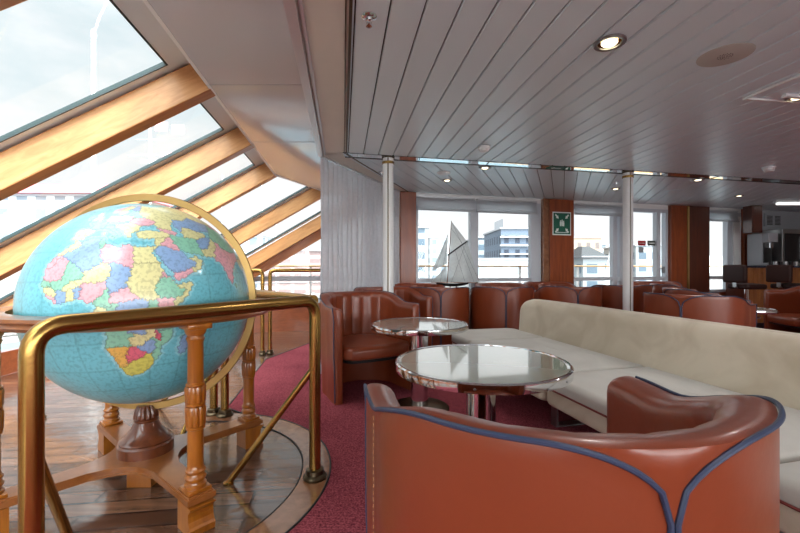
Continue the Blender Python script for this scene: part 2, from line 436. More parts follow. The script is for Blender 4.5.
# glossy panel over the sloping windows
PX = [(-3.6, None)]
def Lp(A, Y): p = longi(A, Y); return (p.x, p.y)
panel = [Lp(-.24, YB), Lp(-.24, 4.08), (-.05, 6.03), (-.55, 7.1), (-.60, 7.0), (-1.13, 5.95), Lp(-.83, 4.98), Lp(-.83, YB)]
mb = MB(); mb.poly([(x, y, HC) for x, y in panel])
struct(mb.build('ceiling', M['ceiling_gloss'], smooth=False), 'glossy pale grey ceiling panel above the slanted windows')
mb = MB()
for Y in (-.2, 1.35, 2.48, 3.62): 
    mb.bar(longi(-.24, Y, HC-.001), longi(-.83, Y+.0, HC-.001), .004, .003)
struct(mb.build('trim_4', M['grey_paint'], smooth=False), 'joints between the ceiling panels')
# curtain track
mb = MB()
mb.bar(longi(-.222, YB, HC-.006), longi(-.222, 4.08, HC-.006), .05, .014)
mb.bar(longi(-.20, YB, HC-.014), longi(-.20, 4.08, HC-.014), .010, .02)
mb.bar(longi(-.175, YB, HC-.004), longi(-.175, 4.02, HC-.004), .014, .01)
mb.bar((-.785, 4.07, HF+.004), (-.01, 5.98, HF+.004), .035, .02)
t = tag(mb.build('curtain_track', M['alu'], smooth=False), 'long grey aluminium curtain track on the ceiling', 'curtain track')
# ---- slanted window side
DIR = Vector((-1, -.226, -.633)); LEN = 3.45; HT = HC+.22
tops = [longi(-.83, YB, HT), longi(-.83, -2.06, HT), longi(-.83, -.91, HT), longi(-.83, .24, HT), longi(-.83, 1.39, HT),
        longi(-.83, 2.54, HT), longi(-.83, 3.69, HT), longi(-.83, 4.95, HT), Vector((-1.08, 6.15, HT)), Vector((-.60, 7.0, HT))]
nrm = DIR.cross(Vector((SL, 1, 0))).normalized()
if nrm.z < 0: nrm = -nrm
mb = MB()
for i in range(len(tops)-1):
    a, b = tops[i], tops[i+1]
    mb.bar(a+Vector((.012,0,-.11)), b+Vector((.012,0,-.11)), .02, .225)
struct(mb.build('trim_5', M['white'], smooth=False), 'white head frame above the slanted windows')
mb = MB()
for i in range(len(tops)-1):
    a, b = tops[i]+DIR*LEN, tops[i+1]+DIR*LEN
    mb.bar(a+Vector((.06,0,.0)), b+Vector((.06,0,.0)), .26, .05)
struct(mb.build('trim_6', M['white'], smooth=False), 'white sill below the slanted windows')
mb = MB()
bot = [t+DIR*LEN for t in tops]
mb.poly([(p.x, p.y, 0) for p in (bot[0], bot[-1])]+[(p.x, p.y, bot[0].z) for p in (bot[-1], bot[0])])
struct(mb.build('wall_left', M['lowpanel'], smooth=False), 'low wooden wall under the slanted windows')
for i, T in enumerate(tops[1:], 1):
    # beam local frame: x down the slope, y along ship, z normal
    x = DIR.normalized(); y = Vector((SL, 1, 0)); y = (y-x*y.dot(x)).normalized(); z = x.cross(y)
    if z.z < 0: z = -z; y = -y
    mt = Matrix((x, y, z)).transposed().to_4x4()
    mt.translation = T
    ln = LEN*DIR.length
    mb = MB(); s = 1 if y.y > 0 else -1
    y0, y1 = (0, .11) if s > 0 else (-.11, 0)
    mb.box(.0, ln, y0, y1, -.195, -.004, bev=.008)
    if T is tops[-1]: mb.box(.0, ln*.97, *((.112, .20) if s > 0 else (-.20, -.112)), -.33, -.01, bev=.008)
    for f in mb.bm.faces:
        if f.calc_center_median().y*s < .004 and abs(f.normal.y) > .9: f.material_index = 1
    ob = mb.build('trim_%d' % (6+i), [M['beam'], M['beam_face']], smooth=False, mtx=mt)
    struct(ob, 'varnished oak beam carrying the slanted glazing')
# panes with frame
for i in range(len(tops)-1):
    a, b = tops[i], tops[i+1]
    e = (b-a).normalized(); w = (b-a).length
    up = nrm*.02
    def q(s, t): return a+e*s+DIR*t+up
    fr = MB(); f0 = .13 if i else .03; fw = .055
    def strip(s0, s1, t0, t1, dz=.0, h=.022):
        c = [q(s0, t0), q(s1, t0), q(s1, t1), q(s0, t1)]
        lo = [p-nrm*(h/2)+nrm*dz for p in c]; hi = [p+nrm*(h/2)+nrm*dz for p in c]
        L0 = [fr.v(p) for p in lo]; H0 = [fr.v(p) for p in hi]
        return L0, H0
    def addstrip(s0, s1, t0, t1, dz=0, h=.022, mi=0):
        lo, hi = strip(s0, s1, t0, t1, dz, h)
        fr.face(lo[::-1], mi); fr.face(hi, mi)
        for k in range(4): fr.face([lo[k], lo[(k+1) % 4], hi[(k+1) % 4], hi[k]], mi)
    addstrip(-.0, f0-.01, 0, LEN); addstrip(w-fw, w, 0, LEN); addstrip(f0-.01, w-fw, 0, .20); addstrip(f0-.01, w-fw, LEN-.12, LEN)
    g = .009
    addstrip(f0-.01, f0-.01+g, .20, LEN-.12, -.001, .026, 1); addstrip(w-fw-g, w-fw, .20, LEN-.12, -.001, .026, 1)
    addstrip(f0, w-fw, .20, .20+g, -.001, .026, 1); addstrip(f0, w-fw, LEN-.12-g, LEN-.12, -.001, .026, 1)
    win = fr.build('window_%d' % (i+1), [M['white'], M['gasket']], smooth=False)
    struct(win, 'slanted window pane in white frame between the beams')
    gl = MB(); gl.poly([q(f0, .20), q(w-fw, .20), q(w-fw, LEN-.12), q(f0, LEN-.12)])
    gl.build('pane', M['glass'], win, smooth=False)
# ---- front-left wall (vertical, behind the globe)
_f = tops[-1]+DIR*3.05; fa, fb = Vector((_f.x, _f.y+.24)), Vector((-.60, 7.24))
dfl = (fb-fa); lfl = dfl.length; MTL = frame_mtx((fa.x, fa.y, 0), math.atan2(dfl.y, dfl.x))
mb = MB(MTL); mb.box(-.1, lfl, 0, .08, 0, .46)
mb.box(-.1, lfl, -.02, .10, .43, .47)
struct(mb.build('wall_front', M['lowpanel'], smooth=False), 'low wooden wall panel under the corner window')
mb = MB(MTL)
mb.box(-.1, lfl, .0, .06, .47, .56); mb.box(0, lfl, .0, .06, .85, .935)
mb.bar((0, .0, _f.z-.03), (lfl, .0, HT-.05), .07, .16)
w = struct(mb.build('window_20', M['grey_paint'], smooth=False), 'corner window below the last slanted beam')
mb = MB(MTL); mb.poly([(0, .03, .5), (lfl, .03, .5), (lfl, .03, HT), (0, .03, _f.z)]); mb.build('pane', M['glass'], w, smooth=False)
mb = MB(); mb.poly([(-.60, 7.24, 0), (-.50, 5.92, 0), (-.50, 5.92, HC+.1), (-.60, 7.24, HC+.1)]); mb.poly([(-.50, 5.92, 0), (.0, 6.03, 0), (.0, 6.03, HC+.1), (-.50, 5.92, HC+.1)])
struct(mb.build('wall_partition', M['wall'], smooth=False), 'short partition wall behind the curtain')
# ---- floor
CX, CY, CR = -1.33, 2.10, .96
mb = MB(); mb.poly([(-5.2, YB, -.001), (XR, YB, -.001), (XR, 9.3, -.001), (-5.2, 9.3, -.001)])
struct(mb.build('floor', M['floor'], smooth=False), 'varnished dark wooden plank floor')
# carpet : everything right of the wooden area
arc = []
for k in range(61):
    a = math.radians(-98+ (80+98)*k/60); arc.append((CX+CR*math.cos(a), CY+CR*math.sin(a)))
bound = [(-1.22, YB)]+[(-1.40, .6)]+arc+[(-1.34, 3.17), (-1.58, 4.82), (-1.30, 5.84), (-1.02, 6.9)]
mb = MB()
# strips to the right hand side
zc = .006
pts = bound
R_ = [(XR, p[1]) for p in pts]
for i in range(len(pts)-1):
    a, b = pts[i], pts[i+1]
    if b[1] < a[1]-1e-6 and False: continue
outer = [mb.v((x, y, zc)) for x, y in pts]+[mb.v((-.62, 6.95, zc)), mb.v((-.5, 5.92, zc)), mb.v((.1, 6.05, zc)), mb.v((XR, wallY(XR), zc)), mb.v((XR, YB, zc))]
f = mb.face(outer)
bmesh.ops.triangulate(mb.bm, faces=[f])
struct(mb.build('floor', M['carpet'], smooth=False), 'red ribbed carpet')
# curved wooden edging round the globe platform
mb = MB(); n = 72
ri, ro = CR-.15, CR-.002
inn, out_ = [], []
for k in range(n+1):
    a = math.radians(-150+250*k/n)
    inn.append((CX+ri*math.cos(a), CY+ri*math.sin(a), .004)); out_.append((CX+ro*math.cos(a), CY+ro*math.sin(a), .008))
I = [mb.v(p) for p in inn]; O = [mb.v(p) for p in out_]
for k in range(n): mb.face([I[k], I[k+1], O[k+1], O[k]])
struct(mb.build('trim_30', M['edging'], smooth=False), 'curved wooden edging between planks and carpet')
mb = MB(); mb.tube([(CX+(ri)*math.cos(a), CY+ri*math.sin(a), .003) for a in [math.radians(-150+250*k/90) for k in range(91)]], .004, n=5)
mb.tube([(p[0], p[1], .006) for p in bound[2:]], .006, n=5)
struct(mb.build('trim_31', M['rubber']), 'dark joint lines of the curved edging')

# ---- front wall with windows : local frame s along wall, y outward, z up
MW = frame_mtx((W0.x, W0.y, 0), WANG)
def spx(px):
    u = (px-400)/F; X = W0.x+(W0.y*u-W0.x)/(1-.277*u); return (X-W0.x)/WD.x*math.sqrt(1+.277**2)
SILL = .62
def wbox(mb, s0, s1, y0, y1, z0, z1, bev=0, mi=0): mb.box(s0, s1, y0, y1, z0, z1, bev, mi)
mb = MB(MW); wbox(mb, spx(398), spx(748), .0, .12, 0, SILL)
struct(mb.build('wall_front', M['panel'], smooth=False), 'wooden wall below the front windows')
mb = MB(MW); wbox(mb, spx(398), 9.2, .0, .12, 2.12+(HF-2.12), 2.46); wbox(mb, spx(398), spx(748.5), .0, .12, 2.12, HF)
struct(mb.build('wall_front', M['white'], smooth=False), 'white header above the front windows')
k = 40
def pillar(p0, p1, mat, label, y0=-.06):
    global k
    mb = MB(MW); s0, s1 = spx(p0), spx(p1)
    mb.box(s0, s1, y0, .12, 0, HF-.004, bev=.006)
    ob = struct(mb.build('trim_%d' % k, mat, smooth=False), label); k += 1
    return ob
pillar(399.5, 415, M['panel'], 'narrow cherry wood pillar beside the curtain')
pillar(541, 547, M['edging'], 'pale polished edge strip of the pillar', -.055)
pillar(547.4, 571.5, M['panel'], 'cherry wood pillar carrying the green sign')
pillar(668, 684, M['panel'], 'cherry wood pillar beside the glass door')
pillar(684.4, 686, M['brass_dull'], 'metal strip between two pillars', -.075)
pillar(686.4, 706, M['panel_dark'], 'dark mahogany pillar', -.07)
pillar(741, 748.5, M['panel'], 'narrow wooden pillar beside the bar')
def zat(py, s):  # height on the wall plane
    p = MW @ Vector((s, 0, 0)); return EYE-(py-266.5)/F*p.y
def window(num, p0, p1, mull=(), label='', midbar=True, mat='frame', sill=SILL, door=False):
    s0, s1 = spx(p0), spx(p1); mb = MB(MW); fw = .05
    z0 = .02 if door else sill; z1 = 2.12
    mb.box(s0, s0+fw, 0, .09, z0, z1); mb.box(s1-fw, s1, 0, .09, z0, z1)
    mb.box(s0+fw, s1-fw, 0, .09, z1-.06, z1); mb.box(s0+fw, s1-fw, 0, .09, z0, z0+.05)
    for a, b in mull: mb.box(spx(a), spx(b), -.01, .08, z0+.05, z1-.06)
    if midbar: mb.box(s0+fw, s1-fw, .005, .07, .86, .92)
    ob = struct(mb.build(('door_%d' if door else 'window_%d') % num, M[mat], smooth=False), label)
    gl = MB(MW); gl.poly([(s0+fw, .04, z0+.05), (s1-fw, .04, z0+.05), (s1-fw, .04, z1-.06), (s0+fw, .04, z1-.06)])
    gl.build('pane', M['glass'], ob, smooth=False)
    return ob
window(21, 415, 541, [(470.5, 478), (531, 538)], 'double front window behind the model ship')
window(22, 571.5, 622, [(613, 617)], 'front window right of the green sign')
d = window(1, 622.3, 668, [(656.5, 660)], 'white framed glass door to the deck', door=True)
mb = MB(MW); s = spx(662); mb.box(s-.012, s+.012, -.05, 0, .98, 1.1, bev=.004); mb.tube([(s, -.045, 1.06), (s-.1, -.045, 1.06)], .009, 8)
mb.build('door_handle', M['steel'], d)
window(23, 706, 741, [(727, 732)], 'tall narrow window beside the dark pillar')
mb = MB(MW); mb.box(spx(732.5), spx(740), -.02, .03, SILL+.06, 2.05); struct(mb.build('trim_60', M['white'], smooth=False), 'white wall panel beside the narrow window')
mb = MB(MW); mb.box(spx(748.5), 9.2, .0, .12, 0, HF); struct(mb.build('wall_front', M['grey_paint'], smooth=False), 'grey wall behind the bar')
# roman blinds
def blind(p0, p1, pb, label):
    s0, s1 = spx(p0), spx(p1); zb = zat(pb, (s0+s1)/2); mb = MB(MW); zt = 2.13
    n = 3; h = (zt-zb)
    rs = [(0, zt), (-.010, zb+h*.30), (-.022, zb+h*.28), (-.012, zb+h*.17), (-.032, zb+h*.15), (-.036, zb), (-.012, zb), (0, zb+.02)]
    A = [mb.v((s0, -.03+o, z)) for o, z in rs]; B = [mb.v((s1, -.03+o, z)) for o, z in rs]
    for i in range(len(rs)-1): mb.face([A[i], A[i+1], B[i+1], B[i]])
    mb.face(A); mb.face(B[::-1])
    o = mb.build('roman_blind', M['blind'], smooth=False)
    r = MB(MW); r.box(s0+.01, s1-.01, -.05, -.001, zt-.0, zt+.018); r.build('head_rail', M['alu'], o, smooth=False)
    return tag(o, label, 'blind', None)
blind(416, 474, 211.5, 'grey roman blind drawn up above the model ship')
blind(475.5, 536, 214, 'grey roman blind left of the green sign pillar')
blind(573, 621, 216, 'grey roman blind right of the green sign pillar')
blind(707, 736, 222, 'grey roman blind on the narrow window near the bar')
# remaining shell
mb = MB(); mb.box(XR, XR+.1, YB-.1, wallY(XR)+.12, 0, 2.46)
struct(mb.build('wall_right', M['wall'], smooth=False), 'cream side wall')
# back wall with wide windows behind the viewer
mb = MB()
mb.box(-3.5, XR, YB-.1, YB, 0, .55); mb.box(-3.5, XR, YB-.1, YB, 2.05, 2.35)
for x in (-3.5, -1.2, .9, 3.0, 5.1, 7.2): mb.box(x, x+.22, YB-.1, YB, .55, 2.05)
mb.box(8.8, XR, YB-.1, YB, .55, 2.05)
struct(mb.build('wall_back', M['wall'], smooth=False), 'back wall with a row of windows')
# roof over everything (blocks the sun)
mb = MB()
roof = [(SL*YB-.92, YB-.3), (XR+.3, YB-.3), (XR+.3, 8.9), (-.4, 7.5), (-1.10, 6.3), (SL*4.98-.92, 4.98)]
mb.prism(roof, 2.46, 2.60)
struct(mb.build('ceiling', M['white'], smooth=False), 'outer deck roof')
# ---- ceiling fittings
def cpt(px, py, z=HC): 
    Y = F*(z-EYE)/(266.5-py); return Vector(((px-400)/F*Y, Y, z))
def downlight(px, py, z, r, label, on=True):
    p = cpt(px, py, z); t = empty('downlight', (p.x, p.y, z)); tag(t, label, 'ceiling light', 'recessed ceiling lights')
    mb = MB(); mb.lathe([(r, -.001), (r, -.008), (r*.93, -.012), (r*.74, -.010), (r*.72, -.002)], n=28, cap0=False, cap1=False); mb.build('trim_ring', M['steel'], t)
    mb = MB(); mb.lathe([(r*.72, -.003), (r*.5, -.0005)], n=24, cap0=False, cap1=False); mb.build('reflector', M['reflector'], t)
    mb = MB(); mb.lathe([(r*.5, -.006), (r*.42, -.012), (r*.2, -.016), (.001, -.017)], n=20); mb.build('lamp', M['lamp_on'], t)
    return p
dl = []
dl.append(downlight(609.5, 42, HC, .075, 'glowing recessed spotlight nearest the camera'))
dl.append(downlight(485, 167.5, HF, .07, 'small spotlight just beyond the mirror strip centre'))
dl.append(downlight(447, 180, HF, .065, 'small spotlight above the model ship window'))
dl.append(downlight(615.5, 188.5, HF, .06, 'small spotlight left of the right-hand column'))
dl.append(downlight(698, 179.5, HF, .07, 'small spotlight above the dark mahogany pillar'))
dl.append(downlight(739, 195.5, HF, .06, 'small spotlight above the narrow window near the bar'))
dl.append(downlight(797, 97, HC, .06, 'spotlight at the right edge beside the ceiling hatch'))
p = cpt(725, 55); t = empty('ceiling_speaker', p); tag(t, 'large round pale speaker grille in the plank ceiling', 'speaker')
mb = MB(); mb.lathe([(.122, -.001), (.122, -.004), (.114, -.007), (.001, -.008)], n=40); mb.build('cover', M['speaker'], t)
mb = MB()
for ring_, m_ in ((.010, 5), (.021, 9), (.032, 13)):
    for q_ in range(m_):
        a = 2*PI*q_/m_; mb.lathe([(.0026, -.0065), (.0026, -.0092)], c=(ring_*math.cos(a), ring_*math.sin(a), 0), n=8)
mb.build('grille_holes', M['black'], t)
p = cpt(674, 191, HF); t = empty('ceiling_speaker', p); tag(t, 'flat round speaker cover on the far lower ceiling', 'speaker')
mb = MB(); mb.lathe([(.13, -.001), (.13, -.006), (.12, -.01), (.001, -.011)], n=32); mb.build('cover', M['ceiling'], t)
def detector(px, py, z, r, h, label):
    p = cpt(px, py, z); t = empty('smoke_detector', p); tag(t, label, 'smoke detector')
    mb = MB(); mb.lathe([(r, -.001), (r, -h*.35), (r*.92, -h*.4)], n=28, cap0=False); mb.build('base', M['white'], t)
    mb = MB(); mb.lathe([(r*.8, -h*.4), (r*.84, -h*.55), (r*.7, -h*.9), (r*.5, -h), (.001, -h)], n=28, cap0=False); mb.build('cap', M['white'], t)
detector(484, 146.5, HC, .055, .05, 'white smoke detector before the mirror strip, above the ship')
detector(769, 167, HC, .06, .055, 'white smoke detector near the right edge of the ceiling')
detector(443.5, 172.5, HF, .08, .025, 'flat white detector disc beyond the left column')
def sprinkler(px, py, z, label, r=.035):
    p = cpt(px, py, z); t = empty('sprinkler', p); tag(t, label, 'sprinkler')
    mb = MB(); mb.lathe([(r, -.001), (r, -.004), (r*.8, -.009), (r*.45, -.011), (r*.4, -.02), (.001, -.021)], n=24); mb.build('rosette', M['chrome'], t)
    mb = MB(); mb.tube([(0,0,-.02), (0,0,-.035)], .006, 8)
    for s_ in (-1, 1): mb.tube([(s_*.006,0,-.02), (s_*.011,0,-.032), (s_*.004,0,-.045)], .002, 6)
    mb.lathe([(.013, -.045), (.014, -.047), (.001, -.048)], n=16); mb.build('head', M['chrome'], t)
sprinkler(369, 16, HC, 'chrome sprinkler rosette at the top left of the planks')
sprinkler(381.5, 172, HF, 'small sprinkler behind the left column top')
sprinkler(616, 182, HF, 'small sprinkler before the right column', .02)
p = cpt(790, 88); q0 = cpt(745, 97); 
hx = Vector((SL, 1)).normalized()
mb = MB(frame_mtx((q0.x, q0.y, 0), math.atan2(hx.y, hx.x)-PI/2))
mb.box(0, .9, 0, .016, HC-.014, HC-.001); mb.box(0, .012, -.4, 0, HC-.014, HC-.001); mb.box(.2, .6, -.09, -.06, HC-.02, HC-.001)
struct(mb.build('trim_61', M['white'], smooth=False), 'white edged ceiling hatch')
mb = MB(MW)
# ceiling strip light over bar
p = cpt(795, 203, HF)
mb = MB(); mb.box(p.x-.3, p.x+.5, p.y-.04, p.y+.04, HF-.03, HF-.002, bev=.008); tag(mb.build('strip_light', M['lamp_white'], smooth=False), 'white tube light on the ceiling above the bar', 'ceiling light')
# green exit plate on the mirror strip
c = S0+SD*(lambda u: ((u*3.96+.54)/(5.68-u*1.31)))((561-400)/F)
mb = MB(frame_mtx((c.x, c.y-.004, 0), math.atan2(SD.y, SD.x)))
mb.box(-.10, .10, .02, .14, HC-.006, HC)
o = tag(mb.build('exit_plate', M['sign_green'], smooth=False), 'tiny green sign plate on the mirror strip', 'sign')
mb = MB(frame_mtx((c.x, c.y-.004, 0), math.atan2(SD.y, SD.x)))
mb.box(-.04, .05, .07, .09, HC-.0075, HC-.006); mb.prism([(-.04, .05), (-.04, .11), (-.075, .08)], HC-.0075, HC-.006); mb.build('arrow', M['sign_white'], o, smooth=False)
# ---- columns
def column(px, dref, label, lab2=None):
    u = (px-400)/F; s = (u*3.96+.54)/(5.68-u*1.31); c = S0+SD*s; n = Vector((-SD.y, SD.x)).normalized()
    c = c+n*(-.062+dref)
    t = empty('support_column', (c.x, c.y, .006)); tag(t, label, 'column')
    ang = math.atan2(-c.x, -c.y)  # seam faces the viewer side
    top = HF-.006-.003
    for s_ in (0, 1):
        mb = MB(); pr = []
        a0 = -PI/2+.13+s_*PI; 
        for k_ in range(17):
            a = a0+(PI-.26)*k_/16; pr.append((.054*math.cos(a), .054*math.sin(a)))
        mb.prism([(.047*math.cos(a0+(PI-.26)*k_/16), .047*math.sin(a0+(PI-.26)*k_/16)) for k_ in range(17)][::-1]+pr, 0, top)
        o = mb.build('shell_half', M['white'], t); o.rotation_euler = (0, 0, 0)
    mb = MB(); mb.lathe([(.046, 0), (.046, top)], n=20); mb.build('core', M['brass_dark'], t)
    mb = MB(); mb.lathe([(.0545, top-.07), (.061, top-.07), (.061, top-.045), (.0545, top-.045)], n=28); mb.build('collar', M['brass'], t)
    mb = MB(); mb.lathe([(.0545, top-.012), (.064, top-.012), (.064, top), (.0545, top)], n=28); mb.build('collar', M['brass_dark'], t)
    mb = MB(); mb.lathe([(.0545, 0), (.075, 0), (.075, .012), (.0545, .03)], n=28); mb.build('foot_ring', M['chrome'], t)
    return c
column(389.5, .13, 'white two-part round column at the left, before the curtain end')
column(632.5, .13, 'white two-part round column at the right, before the glass door')
# ---- curtain
cl = (CU1-CU0).length; cd = (CU1-CU0).normalized(); cn = Vector((cd.y, -cd.x)); mb = MB()
n = 260; zs = [.03, .5, 1.0, 1.5, HF-.012]; rows = []
for z in zs:
    row = []
    for i in range(n+1):
        s = cl*i/n; ph = s*2*PI/.10+2.2*math.sin(s*5)+.6*math.sin(z*1.5+s*9)
        o = .034*math.sin(ph)*(1-.25*z/2)+.008*math.sin(s*31+z*3)
        p = CU0+cd*s+cn*(o-.02); row.append((p.x, p.y, z))
    rows.append(row)
R = [[mb.v(p) for p in r] for r in rows]
for a, b in zip(R, R[1:]):
    for i in range(n): mb.face([a[i], a[i+1], b[i+1], b[i]])
tag(mb.build('curtain', M['curtain'], recalc=False), 'pale grey pleated sheer curtain hanging to the floor', 'curtain')
# ================================================================ TUB CHAIRS
def tub_path(n_arm=8, n_back=72, a=.335, b=.300, yf=.290, ys=.0):
    fl = lambda y: .020*sstep((y-ys)/(yf-ys))
    pts = [(-a-fl(lerp(yf, ys, i/n_arm)), lerp(yf, ys, i/n_arm)) for i in range(n_arm)]
    for i in range(n_back+1):
        t = PI+PI*i/n_back
        # superellipse for a fuller back
        c, s = math.cos(t), math.sin(t); e = .97
        pts.append((a*math.copysign(abs(c)**e, c), ys+b*math.copysign(abs(s)**e, s)))
    pts += [(a+fl(lerp(ys, yf, (i+1)/n_arm)), lerp(ys, yf, (i+1)/n_arm)) for i in range(n_arm)]
    return [Vector((p[0], p[1], 0)) for p in pts]
TP = tub_path()
def tub_arc():
    d = [0]
    for p, q in zip(TP, TP[1:]): d.append(d[-1]+(q-p).length)
    h = d[-1]/2; return [x-h for x in d]
TL = tub_arc()
def tubH(l):
    return .770+.088*(1-sstep((abs(l)-.30)/.34))
def tubZP(l):
    t = min(1, abs(l)/.17)
    return tubH(l)-.008-.105*(1-math.sqrt(max(0, 1-(1-t)**2)))
def tub_nrm(i):
    t = TP[min(i+1, len(TP)-1)]-TP[max(i-1, 0)]; t.normalize(); return Vector((t.y, -t.x, 0))
def tub_outer(z, H, l):
    o = .036+.012*sstep(z/.5)
    zp = tubZP(l)
    return o+.007*sstep((z-zp)/.03)
def make_tub(name, label, cat, group, mat, pip):
    root = empty(name); tag(root, label, cat, group)
    mb = MB(); rs = []
    def section(i, fwd=0, th=1.0, dh=0):
        p = TP[i]; n = tub_nrm(i); l = TL[i]; H = tubH(l)-dh
        back = 1-sstep((abs(l)-.30)/.12)
        ch = abs(math.sin(PI*(l+.0)/.105))**.5
        def inn(z):
            o = -.034-.018*back*sstep((.75-z)/.3)
            if z > .40: o -= .012*back*ch*sstep((z-.40)/.05)*sstep((H-.015-z)/.05)
            return o
        loop = []
        for z in (0, .08, .2, .35, .5, .62, H-.14, H-.10, H-.07, H-.04, H-.018):
            loop.append((tub_outer(z, H+dh, l)*th, z))
        oo = tub_outer(H, H+dh, l); ii = inn(H-.045)
        mid = (oo+ii)/2; hw = (oo-ii)/2
        for k in range(1, 8):
            a = PI*k/8; loop.append(((mid+hw*math.cos(a))*th, lerp(H-.018, H-.05, k/8)+.026*math.sin(a)**.8))
        for z in (H-.05, H-.07, H-.12, H-.2, .5, .42, .3, .15, .04, 0): loop.append((inn(z)*th, z))
        return [Vector((p.x, p.y+fwd, 0))+n*o+Vector((0,0,z)) for o, z in loop]
    m = len(TP)
    for k in (4, 3, 2, 1):
        a = PI/2*k/4; rs.append(section(0, .032*math.sin(a), .45+.55*math.cos(a), .02*(1-math.cos(a))))
    for i in range(m): rs.append(section(i))
    for k in (1, 2, 3, 4):
        a = PI/2*k/4; rs.append(section(m-1, .032*math.sin(a), .45+.55*math.cos(a), .02*(1-math.cos(a))))
    mb.rings(rs)
    mb.build('tub_shell', mat, root)
    # seat
    inner = [TP[i]-tub_nrm(i)*.046 for i in range(m)]
    out = [(p.x, p.y) for p in inner]+[(.26, .352), (.13, .368), (0, .372), (-.13, .368), (-.26, .352)]
    mb = MB(); mb.cushion(out, .335, .445, .045, crown=.018, rb=.02); mb.build('seat', mat, root)
    mb = MB(); mb.prism([(p[0]*.96, p[1]*.94) for p in out], .310, .334); mb.build('seat_board', M['black'], root)
    # piping : two runs joined in a V at the back
    mb = MB(); r = .0046
    half = [i for i in range(m) if TL[i] <= 1e-6]
    for sgn in (1, -1):
        pts = []
        idx = half if sgn == 1 else [m-1-i for i in half]
        i0 = idx[0]
        n0 = tub_nrm(i0)
        for z in (.012, .2, .4, .6, .68): pts.append(TP[i0]+n0*(tub_outer(z, .75, TL[i0])*.93+.002)+Vector((0, .020, z)))
        pts.append(TP[i0]+n0*(tub_outer(.7, .75, TL[i0])*.97)+Vector((0, .012, .705)))
        for i in idx: 
            z = tubZP(TL[i]); pts.append(TP[i]+tub_nrm(i)*(tub_outer(z, .8, TL[i])+.003)+Vector((0,0,z)))
        e = pts[-1].copy(); pts[-1].x = -.005*sgn
        for z in (e.z-.02, .55, .35, .2, .012): pts.append(Vector((-.0055*sgn, TP[idx[-1]].y-tub_outer(z, .8, 0)-.003, z)))
        mb.tube(pts, r, n=8)
    mb.build('piping', pip, root)
    for sgn in (1, -1):
        mb = MB()
        ii = min(range(m), key=lambda i: abs(TL[i]+sgn*.60))
        z = .06
        while z < tubZP(TL[ii])-.02:
            p = TP[ii]+tub_nrm(ii)*(tub_outer(z, .8, TL[ii])+.0); q = TP[ii]+tub_nrm(ii)*(tub_outer(z+.008, .8, TL[ii]))
            mb.tube([p+Vector((0,0,z)), q+Vector((0,0,z+.008))], .0012, 5); z += .016
        mb.build('stitching', M['stitch'], root)
    return root
def face(fx, fy): return math.atan2(-fx, fy)
GZ = .0065
near = make_tub('tub_armchair', 'large terracotta leather tub armchair with blue piping, its back filling the foreground', 'armchair', None, M['leather'], M['piping'])
near.location = (.335, .902, GZ); near.rotation_euler = (0,0,face(-.10,1))
G = 'leather tub armchairs around the lounge'
near['group'] = G
CH = [
 (-.33, 3.70, (.5,-.866), 'reddish leather tub armchair left of the small round table, seen from the front'),
 (.46, 5.03, (-.02,1), 'leather tub armchair seen from behind, directly under the sails of the model ship'),
 (1.27, 5.12, (.1,.99), 'leather tub armchair seen from behind, next to the far end of the cream sofa'),
 (-.13, 4.60, (.35,-.94), 'leather tub armchair beside the left white column in front of the curtain'),
 (.25, 5.72, (0,-1), 'leather tub armchair with open rim left of the model ship, close to the window'),
 (1.47, 5.96, (0,-1), 'leather tub armchair close to the window, right of the model ship'),
 (2.27, 6.2, (0,-1), 'leather tub armchair against the pillar with the green sign, hindmost there'),
 (2.15, 5.22, (.1,1), 'leather tub armchair with its back to us before the green sign pillar'),
 (3.0, 5.6, (.2,.98), 'leather tub armchair just left of the right white column, below the window'),
 (4.0, 6.5, (-.5,-.87), 'leather tub armchair in front of the glass door, farthest back'),
 (3.84, 5.62, (.95,-.3), 'leather tub armchair before the cherry pillars right of the glass door'),
 (3.30, 4.5, (.8,-.3), 'leather tub armchair left of the low marble table'),
 (2.66, 3.73, (.75,.66), 'leather tub armchair just behind the cream sofa back, right of the right column'),
 (5.38, 5.36, (-.9,.2), 'dark leather tub armchair at the right edge below the bar stools'),
]
for x, y, f, lab in CH: dup(near, (x, y, GZ), face(*f), lab, G)

# ================================================================ TABLES
def table(name, x, y, h, r, label, top, group=None):
    t = empty(name, (x, y, GZ)); tag(t, label, 'table', group); h -= GZ
    mb = MB(); mb.lathe([(r-.012, h-.038), (r, h-.036), (r+.002, h-.02), (r, h-.002), (r-.006, h+.003), (r-.014, h+.003), (r-.016, h-.004)], n=72, cap0=False, cap1=False)
    mb.build('rim', M['chrome'], t)
    mb = MB(); mb.lathe([(r-.013, h-.034), (r-.013, h-.002), (r-.018, h-.0005), (r-.03, h-.0005), (.001, h-.0005)], n=72); mb.build('tabletop', top, t)
    mb = MB()
    for k_ in range(6):
        a = 2*PI*k_/6-PI/2-.25
        T = Matrix.Translation((r*math.cos(a), r*math.sin(a), h-.019)) @ Matrix.Rotation(a, 4, 'Z') @ Matrix.Rotation(PI/2, 4, 'Y')
        q = MB(T); q.bm.free(); q.bm = mb.bm; q.lathe([(.006, 0), (.005, .004), (.001, .005)], n=10)
    mb.build('screws', M['steel'], t)
    mb = MB(); mb.lathe([(.068, .02), (.068, h-.035)], n=32); mb.build('column', M['chrome'], t)
    mb = MB(); mb.lathe([(.11, h-.045), (.11, h-.036)], n=32); mb.build('mounting_plate', M['steel'], t)
    mb = MB(); mb.lathe([(.225, 0), (.23, .008), (.215, .02), (.09, .03), (.07, .032)], n=48); mb.build('foot_plate', M['brass_dark'], t)
    return t
